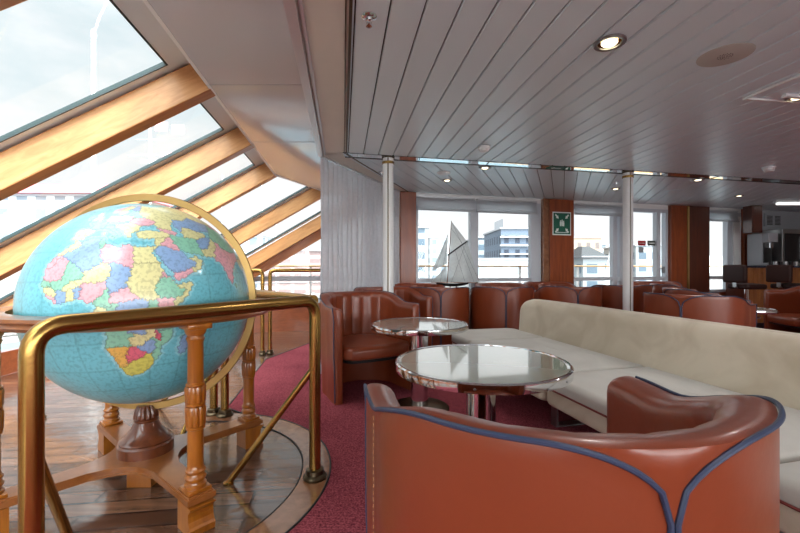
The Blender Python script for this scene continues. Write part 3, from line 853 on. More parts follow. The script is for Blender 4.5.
table('cocktail_table', .378, 1.915, .66, .40, 'larger-looking round chrome-rimmed table in front of the foreground armchair', M['tabletop'], 'round chrome cocktail tables')
table('cocktail_table', .15, 3.17, .66, .372, 'round chrome-rimmed table farther back beside the reddish armchair', M['tabletop'], 'round chrome cocktail tables')
table('cocktail_table', 4.12, 4.86, .60, .27, 'small pale marble table between armchairs near the bar', M['marble'])

# ================================================================ SOFA
sd = Vector((.243, -.97)).normalized()
MS = frame_mtx((1.36, 3.9, 0), math.atan2(sd.y, sd.x))
def rrect(x0, x1, y0, y1, radii, n=8):
    """ccw outline, radii for corners (x0y0, x1y0, x1y1, x0y1)"""
    out = []
    for (cx, cy, r, a0) in ((x0+radii[0], y0+radii[0], radii[0], PI), (x1-radii[1], y0+radii[1], radii[1], -PI/2), (x1-radii[2], y1-radii[2], radii[2], 0), (x0+radii[3], y1-radii[3], radii[3], PI/2)):
        for k_ in range(n+1):
            a = a0+PI/2*k_/n; out.append((cx+r*math.cos(a), cy+r*math.sin(a)))
    res = []
    for i, p in enumerate(out):     # subdivide long runs
        q = out[(i+1) % len(out)]; res.append(p); d = math.hypot(q[0]-p[0], q[1]-p[1]); m = int(d/.08)
        for j in range(1, m): res.append((lerp(p[0], q[0], j/m), lerp(p[1], q[1], j/m)))
    return res
sofa = empty('banquette_sofa', (1.36, 3.9, GZ), math.atan2(sd.y, sd.x)); tag(sofa, 'long cream velour banquette sofa with grey seat cushions and a low rounded back', 'sofa')
segs = [(-.63, -.004, (.30,.05,.02,.12)), (.004, 1.165, (.05,.06,.02,.02)), (1.173, 2.385, (.06,.06,.02,.02)), (2.393, 3.5, (.06,.05,.02,.02))]
for x0, x1, rd in segs:
    o1 = rrect(x0, x1, -.775, .03, rd)
    mb = MB(); mb.cushion(o1, .345, .425, .036, crown=.014, rb=.012); c_ = mb.build('seat_cushion', M['sofa_seat'], sofa)
    mb = MB(); o2 = rrect(x0, x1, -.768, .03, rd); mb.cushion(o2, .235, .345, .012, rb=.03); b_ = mb.build('seat_base', M['sofa'], sofa)
    mb = MB(); mb.tube([(p[0], p[1], .346) for p in o1], .0055, n=6, loop=True); mb.build('piping', M['redpiping'], c_)
mb = MB()
o3 = rrect(-.52, 3.52, .0, .21, (.09,.09,.1,.1))
def lean(q):
    z = q[2]; e = q[0]+.52; R0 = .17
    if e < R0:
        top = .755-(R0-math.sqrt(max(0, R0*R0-(R0-max(0, e))**2)))*.95
        z = .25+(z-.25)*(top-.25)/.505
    return (q[0], q[1]+.12*max(0, z-.42), z)
mb.cushion(o3, .25, .755, .085, crown=.006, rb=.02, seg=7, fn=lean)
mb.build('backrest', M['sofa'], sofa)
mb = MB(); mb.box(-.45, 3.4, -.62, .15, .205, .236); mb.build('seat_frame', M['black'], sofa, smooth=False)
for x in (-.35, .98, 2.2, 3.2):
    mb = MB(); mb.box(x-.03, x+.03, -.56, -.545, 0, .206); mb.box(x-.03, x+.03, -.05, -.035, 0, .206); mb.box(x-.03, x+.03, -.545, -.05, 0, .012)
    mb.build('sled_leg', M['steel'], sofa, smooth=False)

# ================================================================ FLOOR GLOBE
GX, GY, GC, GR = -1.30, 2.10, .92, .497
ALB = {}
POL = []
def C_(k, *ll): POL.append((k, [(ll[i], ll[i+1]) for i in range(0, len(ll), 2)]))
# land colours: p pink b blue y yellow g green o orange i ice r red
C_('y',-168,65,-156,71,-130,70,-128,60,-135,58,-150,60,-165,55,-158,59,-166,61)
C_('p',-141,70,-115,68,-95,68,-82,67,-94,58,-80,51,-78,62,-65,58,-56,52,-65,45,-75,45,-83,42,-95,49,-123,49,-133,56,-141,60)
C_('g',-124,48,-95,49,-83,42,-67,45,-76,36,-81,30,-80,25,-84,30,-97,27,-117,32,-124,40)
C_('y',-117,32,-97,27,-97,20,-91,18,-87,21,-88,16,-97,16,-105,20,-112,28)
C_('p',-92,15,-83,15,-83,10,-77,8,-84,8)
C_('b',-77,8,-72,12,-60,9,-60,4,-70,1,-70,-4,-79,-3)
C_('g',-60,4,-50,4,-35,-6,-39,-15,-48,-28,-54,-33,-58,-20,-66,-10,-73,-8,-70,1)
C_('p',-79,-3,-70,-4,-66,-10,-69,-18,-76,-14,-81,-6)
C_('y',-69,-18,-58,-20,-54,-33,-58,-38,-65,-42,-68,-54,-72,-50,-71,-30)
C_('i',-55,60,-72,77,-60,82,-30,83,-20,76,-22,70,-40,65)
C_('i',-180,-90,-180,-78,-100,-74,-60,-66,-55,-75,0,-70,60,-67,110,-66,170,-71,180,-78,180,-90)
C_('y',114,-22,122,-18,130,-12,136,-12,141,-11,146,-19,153,-26,150,-37,143,-39,137,-35,129,-32,115,-35)
C_('g',131,-1,141,-3,150,-10,141,-9,133,-4)
C_('p',109,1,117,7,118,1,114,-4)
C_('y',95,5,106,-6,104,-2,98,3)
C_('p',130,31,135,34,141,36,142,44,145,44,141,35,131,31)
C_('g',-24,65,-15,66.5,-14,64.5,-20,63.3)
# Africa
C_('y',-6,35.8,-2,35,-1.3,32.5,-5,30,-8.7,28.7,-8.7,27.7,-13,27.7,-9.8,31,-7,34)
C_('p',-13,27.7,-8.7,27.7,-8.7,26,-12,26,-12,23.5,-13,21.3,-17,21,-16,24,-14.5,26)
C_('p',-8.7,27.3,-4.8,25,-6,15.5,-12,14.8,-16.3,16,-16.5,19,-17,21,-13,21.3,-12,23.5,-12,26,-8.7,26)
C_('b',-2,35,3,36.9,8.6,36.9,7.6,33.5,9.5,30.3,9.9,26.5,12,23.5,5.8,19.4,3.2,19,1.2,21,-4.8,25,-8.7,27.3,-8.7,28.7,-5,30,-1.3,32.5)
C_('g',8.6,36.9,11,37,10.2,34.5,11.4,33.2,9.5,30.3,7.6,33.5)
C_('p',11.4,33.2,15.3,32.3,19,30.3,20,32.5,23,32.7,25,31.6,25,20,24,20,24,19.5,16,23.5,14.2,22.6,12,23.5,9.9,26.5,9.5,30.3)
C_('y',25,31.6,29,30.8,32,31.3,34.2,31.3,34.9,29.5,34.2,27.8,32.6,29.9,33.5,27.8,35.5,24,37,22,25,22)
C_('y',24,20,25,20,25,22,37,22,37.3,19,38.5,18,36.4,14.5,34,10,34,7,35.9,4.6,31,3.7,27.4,5,24,8.7,22.9,11,22,13,24,15.7)
C_('g',-4.8,25,1.2,21,3.2,19,4.2,17,3.5,15.4,0,15,-3,13.6,-5.5,11,-8,10.3,-11.4,12.3,-12,14.8,-6,15.5)
C_('y',3.2,19,5.8,19.4,12,23.5,14.2,22.6,15.5,21,15.5,17,13.5,14,10,13.3,4,13.5,2.4,12,.3,14.5,3.5,15.4,4.2,17)
C_('b',14.2,22.6,16,23.5,24,19.5,24,15.7,22,13,22.9,11,18,9,15.5,7.5,15,10,13.5,14,15.5,17,15.5,21)
C_('g',-16.3,16,-12,14.8,-11.4,12.3,-16.7,12.4,-17.4,14.7)
C_('y',-16.7,12.4,-11.4,12.3,-8,10.3,-8,7.6,-10.5,8.5,-13.2,9,-15,11)
C_('p',-13.2,9,-10.5,8.5,-8,7.6,-7.5,4.4,-11.5,6.8,-13,8)
C_('b',-8,10.3,-5.5,10.3,-2.8,9.6,-3,5,-7.5,4.4,-8,7.6)
C_('y',-5.5,11,-3,13.6,0,15,2.4,12,0,11,-2.8,11,-2.8,9.6,-5.5,10.3)
C_('y',-2.8,11,0,11,1.2,6.1,-3,5,-2.8,9.6)
C_('b',0,11,2.4,12,3.6,11.5,2.7,6.4,1.2,6.1)
C_('p',3.6,11.7,4,13.5,10,13.3,13.5,14,14.6,11.5,11.5,6.8,9,5.5,8.5,4.6,6,4.3,4.5,6.3,2.7,6.4)
C_('g',14.6,12.5,15,10,15.5,7.5,15,4,16,2,9.8,2.3,8.5,4.6,9,5.5,11.5,6.8,14.6,11.5)
C_('p',15.5,7.5,18,9,22.9,11,24,8.7,27.4,5,22,4.2,18.6,3.5,16,3.5,15,4)
C_('y',9.8,2.3,13,2.2,14,0,11.5,-3.8,9,-.8)
C_('g',13,2.2,16,2,16,3.5,18.6,3.5,17.5,-1,15.5,-4,12.5,-5,11.5,-3.8,14,0)
C_('b',18.6,3.5,22,4.2,27.4,5,31,3.7,31,2,29.5,-1,29.2,-4.5,30.8,-8.3,28.5,-9,29.8,-12.5,28,-12.3,24,-11,22,-11,21.8,-7.3,17,-7.5,16,-5.9,12.3,-6,12.5,-5,15.5,-4,17.5,-1)
C_('g',31,3.7,34,4.2,35,1,34,-1,29.5,-1,31,2)
C_('p',34,4.2,35.9,4.6,41.9,3.9,41,-1.7,39.2,-4.7,34,-1,35,1)
C_('g',36.4,14.5,38,14.7,40,14.5,42.3,12.5,43,11,44,9,48,8,45,5,41.9,3.9,35.9,4.6,34,7,34,10)
C_('p',38.5,18,39.7,15.2,43,12.5,42.3,12.5,40,14.5,38,14.7,36.4,14.5)
C_('y',43,11,44.5,10.5,51.2,11.9,50.8,9.5,48,4.5,44,1,41.5,-1.8,41,-1.7,41.9,3.9,45,5,48,8,44,9)
C_('t',29.5,-1,34,-1,39.2,-4.7,39.5,-7,40.4,-10.5,34.6,-11.5,30.8,-8.3,29.2,-4.5)
C_('g',12.3,-6,16,-5.9,17,-7.5,21.8,-7.3,22,-11,24,-11,24,-13,22,-13,22,-16.2,23.4,-17.6,18.5,-17.4,14,-17.4,11.8,-17.3,13.5,-12.3,13,-9)
C_('y',24,-11,28,-12.3,29.8,-12.5,28.5,-9,30.8,-8.3,33,-9.5,33,-14,30.2,-15,27,-17.9,23.4,-17.6,22,-16.2,22,-13,24,-13)
C_('r',33,-9.5,34.6,-11.5,35.8,-15,35,-17,33,-14)
C_('g',34.6,-11.5,40.4,-10.5,40.8,-15,35,-20,35.5,-24,32.9,-26.8,32,-26.8,31.3,-22.4,33,-20,33,-16,30.2,-15,33,-14,35,-17,35.8,-15)
C_('b',27,-17.9,30.2,-15,33,-16,33,-20,31.3,-22.4,29,-22.2,26,-20,25,-17.8)
C_('r',21,-18.3,25,-17.8,26,-20,27,-19.5,29,-22.2,26,-25,23,-25.3,20.7,-26.8,20,-24.8,20,-22,21,-22)
C_('o',11.8,-17.3,18.5,-17.4,23.4,-17.6,25,-17.8,21,-18.3,21,-22,20,-22,20,-28.5,16.5,-28.6,14.5,-22.5)
C_('Y',16.5,-28.6,20,-28.5,20,-24.8,20.7,-26.8,23,-25.3,26,-25,29,-22.2,31.3,-22.4,32,-26.8,32.9,-26.8,31,-30,28,-33,25.6,-34,20,-34.8,18.4,-34.2,18.2,-32)
C_('r',27,-29.5,28.5,-28.7,29.4,-29.5,28,-30.6)
C_('b',49.3,-12,50.4,-15.5,47,-25,44,-25,43.3,-22,44.4,-19.5,44.5,-16.2,47.5,-14.8)
# Middle East and Asia
C_('b',35,29.3,37,31.5,39,32,42,31,44.7,29.2,48.4,28.5,50,26.5,51.5,24.3,55,22.5,55,20,52,19,47,17,43,16.5,42.7,16.8,39,21.2,37,25)
C_('p',42.7,16.8,43,16.5,47,17,52,19,53,16.7,48,14,45,12.8,43.3,12.7)
C_('y',52,19,55,20,55,22.5,51.5,24.3,54,24.2,56.3,26.2,56.5,24.5,59.8,22.5,57.7,19,55,17,53,16.7)
C_('p',42,31,39,32,38.8,33.4,41,34.5,42.4,37.2,44.8,37.2,46,35,45.5,33.5,48.5,30,48.4,29,44.7,29.2)
C_('y',34.9,29.5,35.8,33,36,36.5,42.4,37.2,41,34.5,38.8,33.4,39,32,37,31.5)
C_('y',26,40,29,41.2,33,42,38,41,41.5,41.5,44.5,39.7,44.8,37.2,36,36.5,33,36.1,28,36.7,26.5,38.5)
C_('g',44.8,37.2,44.5,39.7,48,38.5,50,37.3,54,37.3,61,36.5,61,31,61.8,27,61.5,25.2,57,27,54,26.6,51,28,48.5,30,45.5,33.5,46,35)
C_('b',61,35.5,66,37.3,71,38,74,37,70,33.5,66.5,30,61,29.5,61,31)
C_('y',61.5,25.2,61.8,27,61,29.5,66.5,30,70,33.5,74,37,76,35,74.5,31,70,27.5,70.5,24.5,67,24.8)
C_('p',68.2,23.7,70.5,24.5,70,27.5,74.5,31,76,35,79,34,79,31,81,30,88,27.5,97,28,94,24,92,22,89,22,86.5,20.5,80.3,15.5,80,12,77.5,8.1,75,12.5,72.8,19,72.5,21.5,69,22.3)
C_('g',80,9.7,81.8,7.5,80.5,6,79.8,7.5)
C_('y',53,41,56,45,61,44.5,66,42,71,41,71,38,66,37.3,61,36.5,54,37.3,53.5,39)
C_('b',50,46,52,51.5,61,51,70,55,80,51,87,49,80,45,80,42.5,71,42.5,66,42,61,44.5,56,45,53,42,51,44.5)
C_('p',40,43.5,47.5,42,50,40.5,48.5,38.5,44.5,39.7,41.5,41.5,38,44)
C_('y',28,59.5,30,69.5,41,67,60,69,80,73,105,77,140,72,170,69,180,65,162,58,156,51,155,59,140,54,135,44,131,43,130,49,120,50,108,49.5,98,50,87,49,80,51,70,55,61,51,52,51.5,48,46,47.5,42,40,43.5,37,46.5,39,49,35,51,31,53,28,56)
C_('g',74,38,80,43,87,49,97,43,108,42,118,47,120,53,130,49,131,43,122,40,118,38,122,37,119,34.5,122,30,118,24.5,110,21,106,22.5,98,24,97,28,88,27.5,81,30,79,34,76,36)
C_('p',88,49,98,50,108,49.5,118,49,118,47,108,42,97,43)
C_('y',98,24,106,22.5,109,12,105,9,103,11,100,13,103,4,101,3,98,9,98,16,94,17,92,22)
# Europe
C_('y',-9,43,-2,43.4,3,42,0,39.5,-2,36.8,-6,36.2,-9,37,-9,40)
C_('b',-2,43.4,-1,46,-4.5,48.3,1.5,50.5,6,49,8,48.8,7,45,7.5,43.7,3,43)
C_('p',6,49,7,53.5,11,54,19,54.5,24,54,23,50,16,49,13,49,8,48.8)
C_('g',7.5,43.7,7,45,13,46.5,12.5,44,16,41.5,18.4,40,16,38,15.5,40.2,12.3,41.8,10.3,43)
C_('g',12.4,38,15.5,38.2,15,36.8)
C_('y',8.2,41,9.6,41,9.5,39.1,8.4,39)
C_('y',13,46.5,16,46.5,22,48,29,45,28,42,26,40.7,23,40,24,38,22.5,36.5,20,39.5,19,42,14,45)
C_('b',8,47,8,48.8,16,49,22,48.2,16,46.5,10,46.5)
C_('p',23,50,24,52,31,52,35,51,39,49,37,46.8,33,45.3,30,46,29,45,22,48)
C_('g',24,54,21,56,24,59.4,28,59.5,28,56,31,53,24,52)
C_('p',5,59,5,62,12,65,18,69.5,30,70.5,28,69,18,68,12,61,11,59,7,58)
C_('y',11,59,12,61,18,68,24,66,17,61,18.5,59.5,16,56.5,13,55.4)
C_('b',24,66,28,69,30,63,28,60.5,22,60.5,21,62.5)
C_('p',-5.5,50.2,-3,53.3,-5,55,-5.5,58.5,-2,57.5,-1.5,55,1.5,52.8,1,51)
C_('g',-10,52,-6,52.2,-6,55,-8,55.2,-10,54)
PAL = {'p': srgb(226,168,176), 'b': srgb(138,170,208), 'y': srgb(220,214,156), 'g': srgb(138,198,170), 'o': srgb(224,178,92),
       'i': srgb(226,228,226), 'r': srgb(216,104,124), 't': srgb(132,176,160), 'Y': srgb(206,200,98)}
def globe_mesh():
    nlo, nla = 720, 360
    lo = -180+(np.arange(nlo)+.5)*360/nlo; la = -90+(np.arange(nla)+.5)*180/nla
    LO, LA = np.meshgrid(lo, la); ID = np.zeros(LO.shape, int)
    rng = np.random.default_rng(3)
    # wobble coast lines a little
    wl = LO+.3*np.sin(LA*1.9+LO*.7)+.3*np.sin(LA*4.1-LO*2.3); wa = LA+.25*np.sin(LO*2.1+1)+.25*np.sin(LO*5.3+LA)
    for k_, (c, pl) in enumerate(POL, 1):
        xs = [p[0] for p in pl]; ys = [p[1] for p in pl]; inside = np.zeros(LO.shape, bool)
        m_ = (wl > min(xs)-1) & (wl < max(xs)+1) & (wa > min(ys)-1) & (wa < max(ys)+1)
        X, Y = wl[m_], wa[m_]; ins = np.zeros(X.shape, bool); n_ = len(pl)
        for i in range(n_):
            x1, y1 = pl[i]; x2, y2 = pl[(i+1) % n_]
            if y1 == y2: continue
            cnd = ((y1 > Y) != (y2 > Y)) & (X < (x2-x1)*(Y-y1)/(y2-y1)+x1); ins ^= cnd
        tmp = ID[m_]; tmp[ins & (tmp == 0)] = k_; ID[m_] = tmp
    for it in range(3):   # close slivers between neighbours
        z = ID == 0; nb = np.stack([np.roll(ID, 1, 0), np.roll(ID, -1, 0), np.roll(ID, 1, 1), np.roll(ID, -1, 1)])
        cnt = (nb > 0).sum(0); ID = np.where(z & (cnt >= 3), nb.max(0), ID)
    col = np.zeros(LO.shape+(4,)); oc = np.array(srgb(108,186,200)); col[:] = oc
    for k_, (c, pl) in enumerate(POL, 1): col[ID == k_] = PAL[c]
    edge = np.zeros(LO.shape, bool)
    for ax in (0, 1): edge |= (ID != np.roll(ID, 1, ax))
    land = ID > 0
    near_ = np.zeros(LO.shape, bool)
    w = land.copy()
    for it in range(3):
        w = w | np.roll(w, 1, 0) | np.roll(w, -1, 0) | np.roll(w, 1, 1) | np.roll(w, -1, 1)
    col[w & ~land] = srgb(140,202,212)
    col[..., :3] = np.where(edge[..., None], col[..., :3]*.62, col[..., :3])
    grat = ((np.abs(LO/15-np.round(LO/15)) < .02) | (np.abs(LA/15-np.round(LA/15)) < .018)) & ~land
    col[..., :3] = np.where(grat[..., None], col[..., :3]*.84, col[..., :3])
    # mesh
    a = np.radians(-180+np.arange(nlo)*360/nlo); b = np.radians(-90+np.arange(1, nla)*180/nla)
    A, B = np.meshgrid(a, b)
    V = np.stack([np.cos(B)*np.cos(A), np.cos(B)*np.sin(A), np.sin(B)], -1).reshape(-1, 3)*GR
    V = np.vstack([V, [[0,0,-GR],[0,0,GR]]]); nv = len(V); s_, n__ = nv-2, nv-1
    i = np.arange(nlo); j = (i+1) % nlo
    q = []; fc = []
    R_ = np.arange(nla-2)[:, None]*nlo
    quads = np.stack([R_+i, R_+j, R_+nlo+j, R_+nlo+i], -1).reshape(-1, 4); qc = col[1:nla-1].reshape(-1, 4)
    t1 = np.stack([np.full(nlo, s_), j, i], -1); t2 = np.stack([(nla-2)*nlo+i, (nla-2)*nlo+j, np.full(nlo, n__)], -1)
    me = bpy.data.meshes.new('map_sphere')
    loops = np.concatenate([quads.ravel(), t1.ravel(), t2.ravel()]).astype(np.int32)
    starts = np.concatenate([np.arange(len(quads))*4, len(quads)*4+np.arange(2*nlo)*3]).astype(np.int32)
    me.vertices.add(nv); me.vertices.foreach_set('co', V.ravel().astype(np.float32))
    me.loops.add(len(loops)); me.loops.foreach_set('vertex_index', loops)
    me.polygons.add(len(starts)); me.polygons.foreach_set('loop_start', starts)
    fcol = np.concatenate([qc, col[0], col[-1]])
    me.update(calc_edges=True)
    at_ = me.attributes.new('map_colour', 'FLOAT_COLOR', 'FACE'); at_.data.foreach_set('color', fcol.ravel().astype(np.float32))
    me.polygons.foreach_set('use_smooth', [True]*len(starts)); me.update()
    return me
globe = empty('floor_globe', (GX, GY, 0)); tag(globe, 'huge light blue world globe in a four-legged turned wooden stand with brass meridian', 'globe')
me = globe_mesh()
m, nt, b = newmat('printed_map')
an = N(nt, 'ShaderNodeAttribute', attribute_name='map_colour')
v = coords(nt); n1 = N(nt, 'ShaderNodeTexNoise'); n1.inputs['Scale'].default_value = 75; n1.inputs['Detail'].default_value = 4; L(nt, v, n1.inputs['Vector'])
mr = N(nt, 'ShaderNodeMapRange'); mr.inputs['From Min'].default_value = .38; mr.inputs['From Max'].default_value = .52; mr.inputs['To Min'].default_value = .82; mr.inputs['To Max'].default_value = 1.04
L(nt, n1.outputs['Fac'], mr.inputs['Value'])
mx = N(nt, 'ShaderNodeMix', data_type='RGBA', blend_type='MULTIPLY'); mx.inputs[0].default_value = 1
L(nt, an.outputs['Color'], mx.inputs[6]); L(nt, mr.outputs[0], mx.inputs[7]); L(nt, mx.outputs[2], b.inputs['Base Color'])
b.inputs['Roughness'].default_value = .32; b.inputs['Coat Weight'].default_value = .5; b.inputs['Coat Roughness'].default_value = .12
me.materials.append(m)
o = bpy.data.objects.new('map_sphere', me); COL.objects.link(o); o.parent = globe; o.location = (0,0,GC)
o.rotation_euler = (Matrix.Rotation(-.04195, 3, 'Y') @ Matrix.Rotation(.0102, 3, 'X') @ Matrix.Rotation(-1.5365, 3, 'Z')).to_euler()
# meridian
MER = math.radians(4)
mb = MB(); mb_pts = [(.553*math.cos(a)*math.cos(MER), .553*math.cos(a)*math.sin(MER), .553*math.sin(a)) for a in [2*PI*k_/120 for k_ in range(120)]]
h_ = Vector((math.cos(MER), math.sin(MER), 0)); nn = Vector((-h_.y, h_.x, 0)); rr = []
for k_ in range(121):
    a = 2*PI*k_/120; rad = h_*math.cos(a)+Vector((0,0,1))*math.sin(a)
    rr.append([rad*.518-nn*.006, rad*.550-nn*.006, rad*.553, rad*.550+nn*.006, rad*.518+nn*.006, rad*.515])
mb.rings(rr, False, False); mb.build('meridian_ring', M['brass_dull'], globe, loc=(0,0,GC))
# horizon ring
mb = MB(); mb.lathe([(.522, .862), (.60, .855), (.612, .862), (.622, .872), (.614, .884), (.626, .894), (.622, .906), (.60, .909), (.53, .909), (.522, .905)], n=96, cap0=False, cap1=False)
q = mb.build('horizon_ring', M['base'], globe)
mb = MB(); mb.lathe([(.522, .862), (.522, .905)], n=96, cap0=False, cap1=False); mb.build('inner_edge', M['post'], q)
PR = .567; A0 = math.radians(-40)
leg_r = [(.043,.172),(.043,.186),(.036,.190),(.034,.196),(.041,.206),(.042,.214),(.036,.222),(.034,.23),(.040,.238),(.040,.244),(.033,.252),(.0315,.27),(.0315,.42)]
up_r = [(.0315,.60),(.031,.78),(.034,.788),(.037,.796),(.034,.804),(.033,.81),(.040,.82),(.043,.832),(.043,.84)]
for k_ in range(4):
    a = A0+PI/2*k_; cx_, cy_ = PR*math.cos(a), PR*math.sin(a)
    T = Matrix.Translation((cx_, cy_, 0)) @ Matrix.Rotation(a, 4, 'Z')
    mb = MB(T); mb.lathe(leg_r+up_r, n=28); mb.box(-.048, .048, -.048, .048, .158, .174, bev=.004); mb.box(-.05, .05, -.05, .05, .838, .862, bev=.004)
    lg = mb.build('post', M['post'], globe)
    mb = MB(T)
    mb.lathe([(.032,.414),(.038,.418),(.038,.428),(.035,.430)], n=28, cap0=False, cap1=False)
    mb.lathe([(.035,.430),(.0365,.44),(.0375,.505),(.035,.512)], n=72, cap0=False, cap1=False, mod=lambda a_, z_: 1+.12*abs(math.sin(a_*5))**.7)
    mb.lathe([(.035,.512),(.039,.515),(.039,.524),(.035,.527)], n=28, cap0=False, cap1=False)
    mb.lathe([(.035,.527),(.0365,.535),(.0375,.59),(.035,.597)], n=72, cap0=False, cap1=False, mod=lambda a_, z_: 1+.12*abs(math.sin(a_*5+PI/2))**.7)
    mb.lathe([(.035,.597),(.038,.60),(.038,.608),(.031,.612)], n=28, cap0=False, cap1=False)
    mb.build('carved_band', M['post'], lg)
    # ogee foot
    mb = MB(T)
    prof = [(.0, .066), (.028, .070), (.036, .062), (.055, .052), (.075, .050), (.092, .052), (.104, .062), (.112, .072), (.118, .074)]
    rs = []
    for z, hw in prof:
        rs.append([(-.05, -.052, z), (hw, -.052, z), (hw, .052, z), (-.05, .052, z)])
    mb.rings(rs); bmesh.ops.recalc_face_normals(mb.bm, faces=mb.bm.faces)
    mb.build('foot_block', M['post'], lg, smooth=False)
# cross board
outl = []
hw = .058
for k_ in range(4):
    a = A0+PI/2*k_; d_ = Vector((math.cos(a), math.sin(a))); s_ = Vector((-d_.y, d_.x))
    a2 = a+PI/2; d2 = Vector((math.cos(a2), math.sin(a2))); s2 = -Vector((-d2.y, d2.x))
    rf = .20
    e1 = d_*(PR+.062)-s_*hw; outl.append(e1); outl.append(d_*(PR+.062)+s_*hw)
    c_ = (d_+s_)*(hw+rf)  # fillet centre between this arm and the next
    outl.append(d_*(hw+rf+.03)+s_*hw)
    for j in range(9):
        t = j/8*PI/2
        outl.append(c_-s_*rf*math.cos(t)-d_*rf*math.sin(t))
mb = MB(); mb.prism([(p.x, p.y) for p in outl], .120, .158)
es = [e for e in mb.bm.edges if abs(e.verts[0].co.z-e.verts[1].co.z) < 1e-4]
bmesh.ops.bevel(mb.bm, geom=es, offset=.008, segments=2, affect='EDGES')
mb.build('cross_base', M['base'], globe)
mb = MB(); mb.box(-.06, .06, -.06, .06, .0, .121); mb.build('centre_block', M['post'], globe, smooth=False)
mb = MB(); mb.lathe([(.125,.158),(.126,.205),(.118,.214),(.121,.222),(.112,.232),(.104,.236),(.090,.252),(.070,.275),(.058,.30),(.052,.312),(.056,.318),(.056,.326),(.050,.332)], n=48, cap1=False)
pd_ = mb.build('pedestal', M['pedestal'], globe)
mb = MB(); mb.lathe([(.050,.332),(.049,.345),(.044,.372),(.034,.392),(.001,.393)], n=96, cap0=False, mod=lambda a_, z_: 1+.16*abs(math.sin(a_*6))); mb.build('fluted_neck', M['pedestal'], pd_)

# ================================================================ BRASS RAILINGS
def bend(pts, r=.07, n=6):
    """round the corners of a polyline"""
    P = [Vector(p) for p in pts]; out = [P[0]]
    for i in range(1, len(P)-1):
        a = (P[i-1]-P[i]).normalized(); b = (P[i+1]-P[i]).normalized()
        p0, p1 = P[i]+a*r, P[i]+b*r
        for k_ in range(n+1):
            t = k_/n; out.append((1-t)**2*p0+2*t*(1-t)*P[i]+t*t*p1)
    out.append(P[-1]); return out
def flange(mb, x, y, r, z=0): mb.lathe([(r*2.0, 0), (r*2.05, .012), (r*1.75, .022), (r*1.55, .024), (r*1.5, .045), (r*1.2, .05), (r*.99, .05)], c=(x, y, z), n=24)
RZ, RR = EYE-.175, .0295
P1, P2, P3, P3b, P4 = (-1.065, 1.185), (-.440, 2.12), (-1.29, 3.02), (-1.385, 3.05), (-2.62, 2.95)
t = empty('brass_railing', (P1[0], P1[1], 0)); tag(t, 'thick brass safety railing in front of the globe with bent ends', 'railing')
def rel(p): return Vector((p[0]-P1[0], p[1]-P1[1], 0))
def rp(p, z): r_ = rel(p); return Vector((r_.x, r_.y, z))
mb = MB(); mb.tube(bend([rp(P1, .05), rp(P1, RZ), rp(P2, RZ), rp(P2, .05)], .085, 8), RR, n=18); mb.build('handrail', M['brass'], t)
d2 = (Vector(P3)-Vector(P2)).normalized()
pa = (P2[0]+d2.x*.012, P2[1]+d2.y*.012)
mb = MB(); mb.tube(bend([rp(pa, RZ-.001), rp(P3, RZ), rp(P3, .05)], .08, 8), RR*.97, n=16); mb.build('handrail', M['brass'], t)
for p in (P1, P2, P3):
    mb = MB(); flange(mb, rel(p).x, rel(p).y, RR, .009 if p == P2 else .0015); mb.build('floor_flange', M['brass_dark'], t)
for p, g in ((P1, (-1.235, 1.56)), (P2, (-.87, 2.08)), (P3, (-1.41, 2.645))):
    mb = MB(); q = rp(g, .004); hgt = .585 if p != P3 else .56
    mb.tube([q, rp(p, hgt)], .0165, n=12); mb.lathe([(.026, 0), (.026, .006), (.018, .010)], c=(q.x, q.y, .0), n=16); mb.build('brace', M['brass'], t)
t = empty('brass_railing', (P3b[0], P3b[1], 0)); tag(t, 'brass railing continuing behind the globe', 'railing')
def rq(p, z): return Vector((p[0]-P3b[0], p[1]-P3b[1], z))
mb = MB(); mb.tube(bend([rq(P3b, .05), rq(P3b, RZ), rq(P4, RZ), rq(P4, .05)], .08, 8), RR*.97, n=16); mb.build('handrail', M['brass'], t)
for p in (P3b, P4):
    mb = MB(); q = rq(p, 0); flange(mb, q.x, q.y, RR, .0015); mb.build('floor_flange', M['brass_dark'], t)
mb = MB(); mb.tube([rq((-1.88, 3.19), .004), rq(P3b, .58)], .0165, n=12); mb.build('brace', M['brass'], t)
# far railing near the corner window
f1 = ground(270.0, 354); f0 = ground(262.5, 354.5)
ztop = 1.05
e1 = at(345, 270.3, 5.2); 
t = empty('brass_railing', (f1.x, f1.y, 0)); tag(t, 'slim brass railing right of the globe running behind the curtain', 'railing')
def rf_(x, y, z): return Vector((x-f1.x, y-f1.y, z))
mb = MB(); mb.tube(bend([(0,0,.05), (0,0,ztop), rf_(-.95, 5.30, ztop), rf_(-.95, 5.30, .05)], .06, 6), .024, n=14); mb.build('handrail', M['brass'], t)
for q in (Vector((0,0,0)), rf_(-.95, 5.30, 0)):
    mb = MB(); flange(mb, q.x, q.y, .024, .0075); mb.build('floor_flange', M['brass_dark'], t)
t = empty('brass_railing', (f0.x, f0.y, 0)); tag(t, 'slim brass railing hidden mostly behind the globe, toward the slanted windows', 'railing')
mb = MB(); mb.tube(bend([(0,0,.05), (0,0,ztop), (-1.35,.15,ztop+.0), (-1.35,.15,.05)], .06, 6), .024, n=14); mb.build('handrail', M['brass'], t)
for q in ((0,0), (-1.35,.15)):
    mb = MB(); flange(mb, q[0], q[1], .022, .0015); mb.build('floor_flange', M['brass_dark'], t)
mb = MB(); mb.tube([(-.62, .02, .004), (-.02, 0, .55)], .012, n=10); mb.build('brace', M['brass'], t)
mb = MB(); mb.tube([(-.50, .04, .004), (-.02, 0.005, .62)], .012, n=10); mb.build('brace', M['brass'], t)

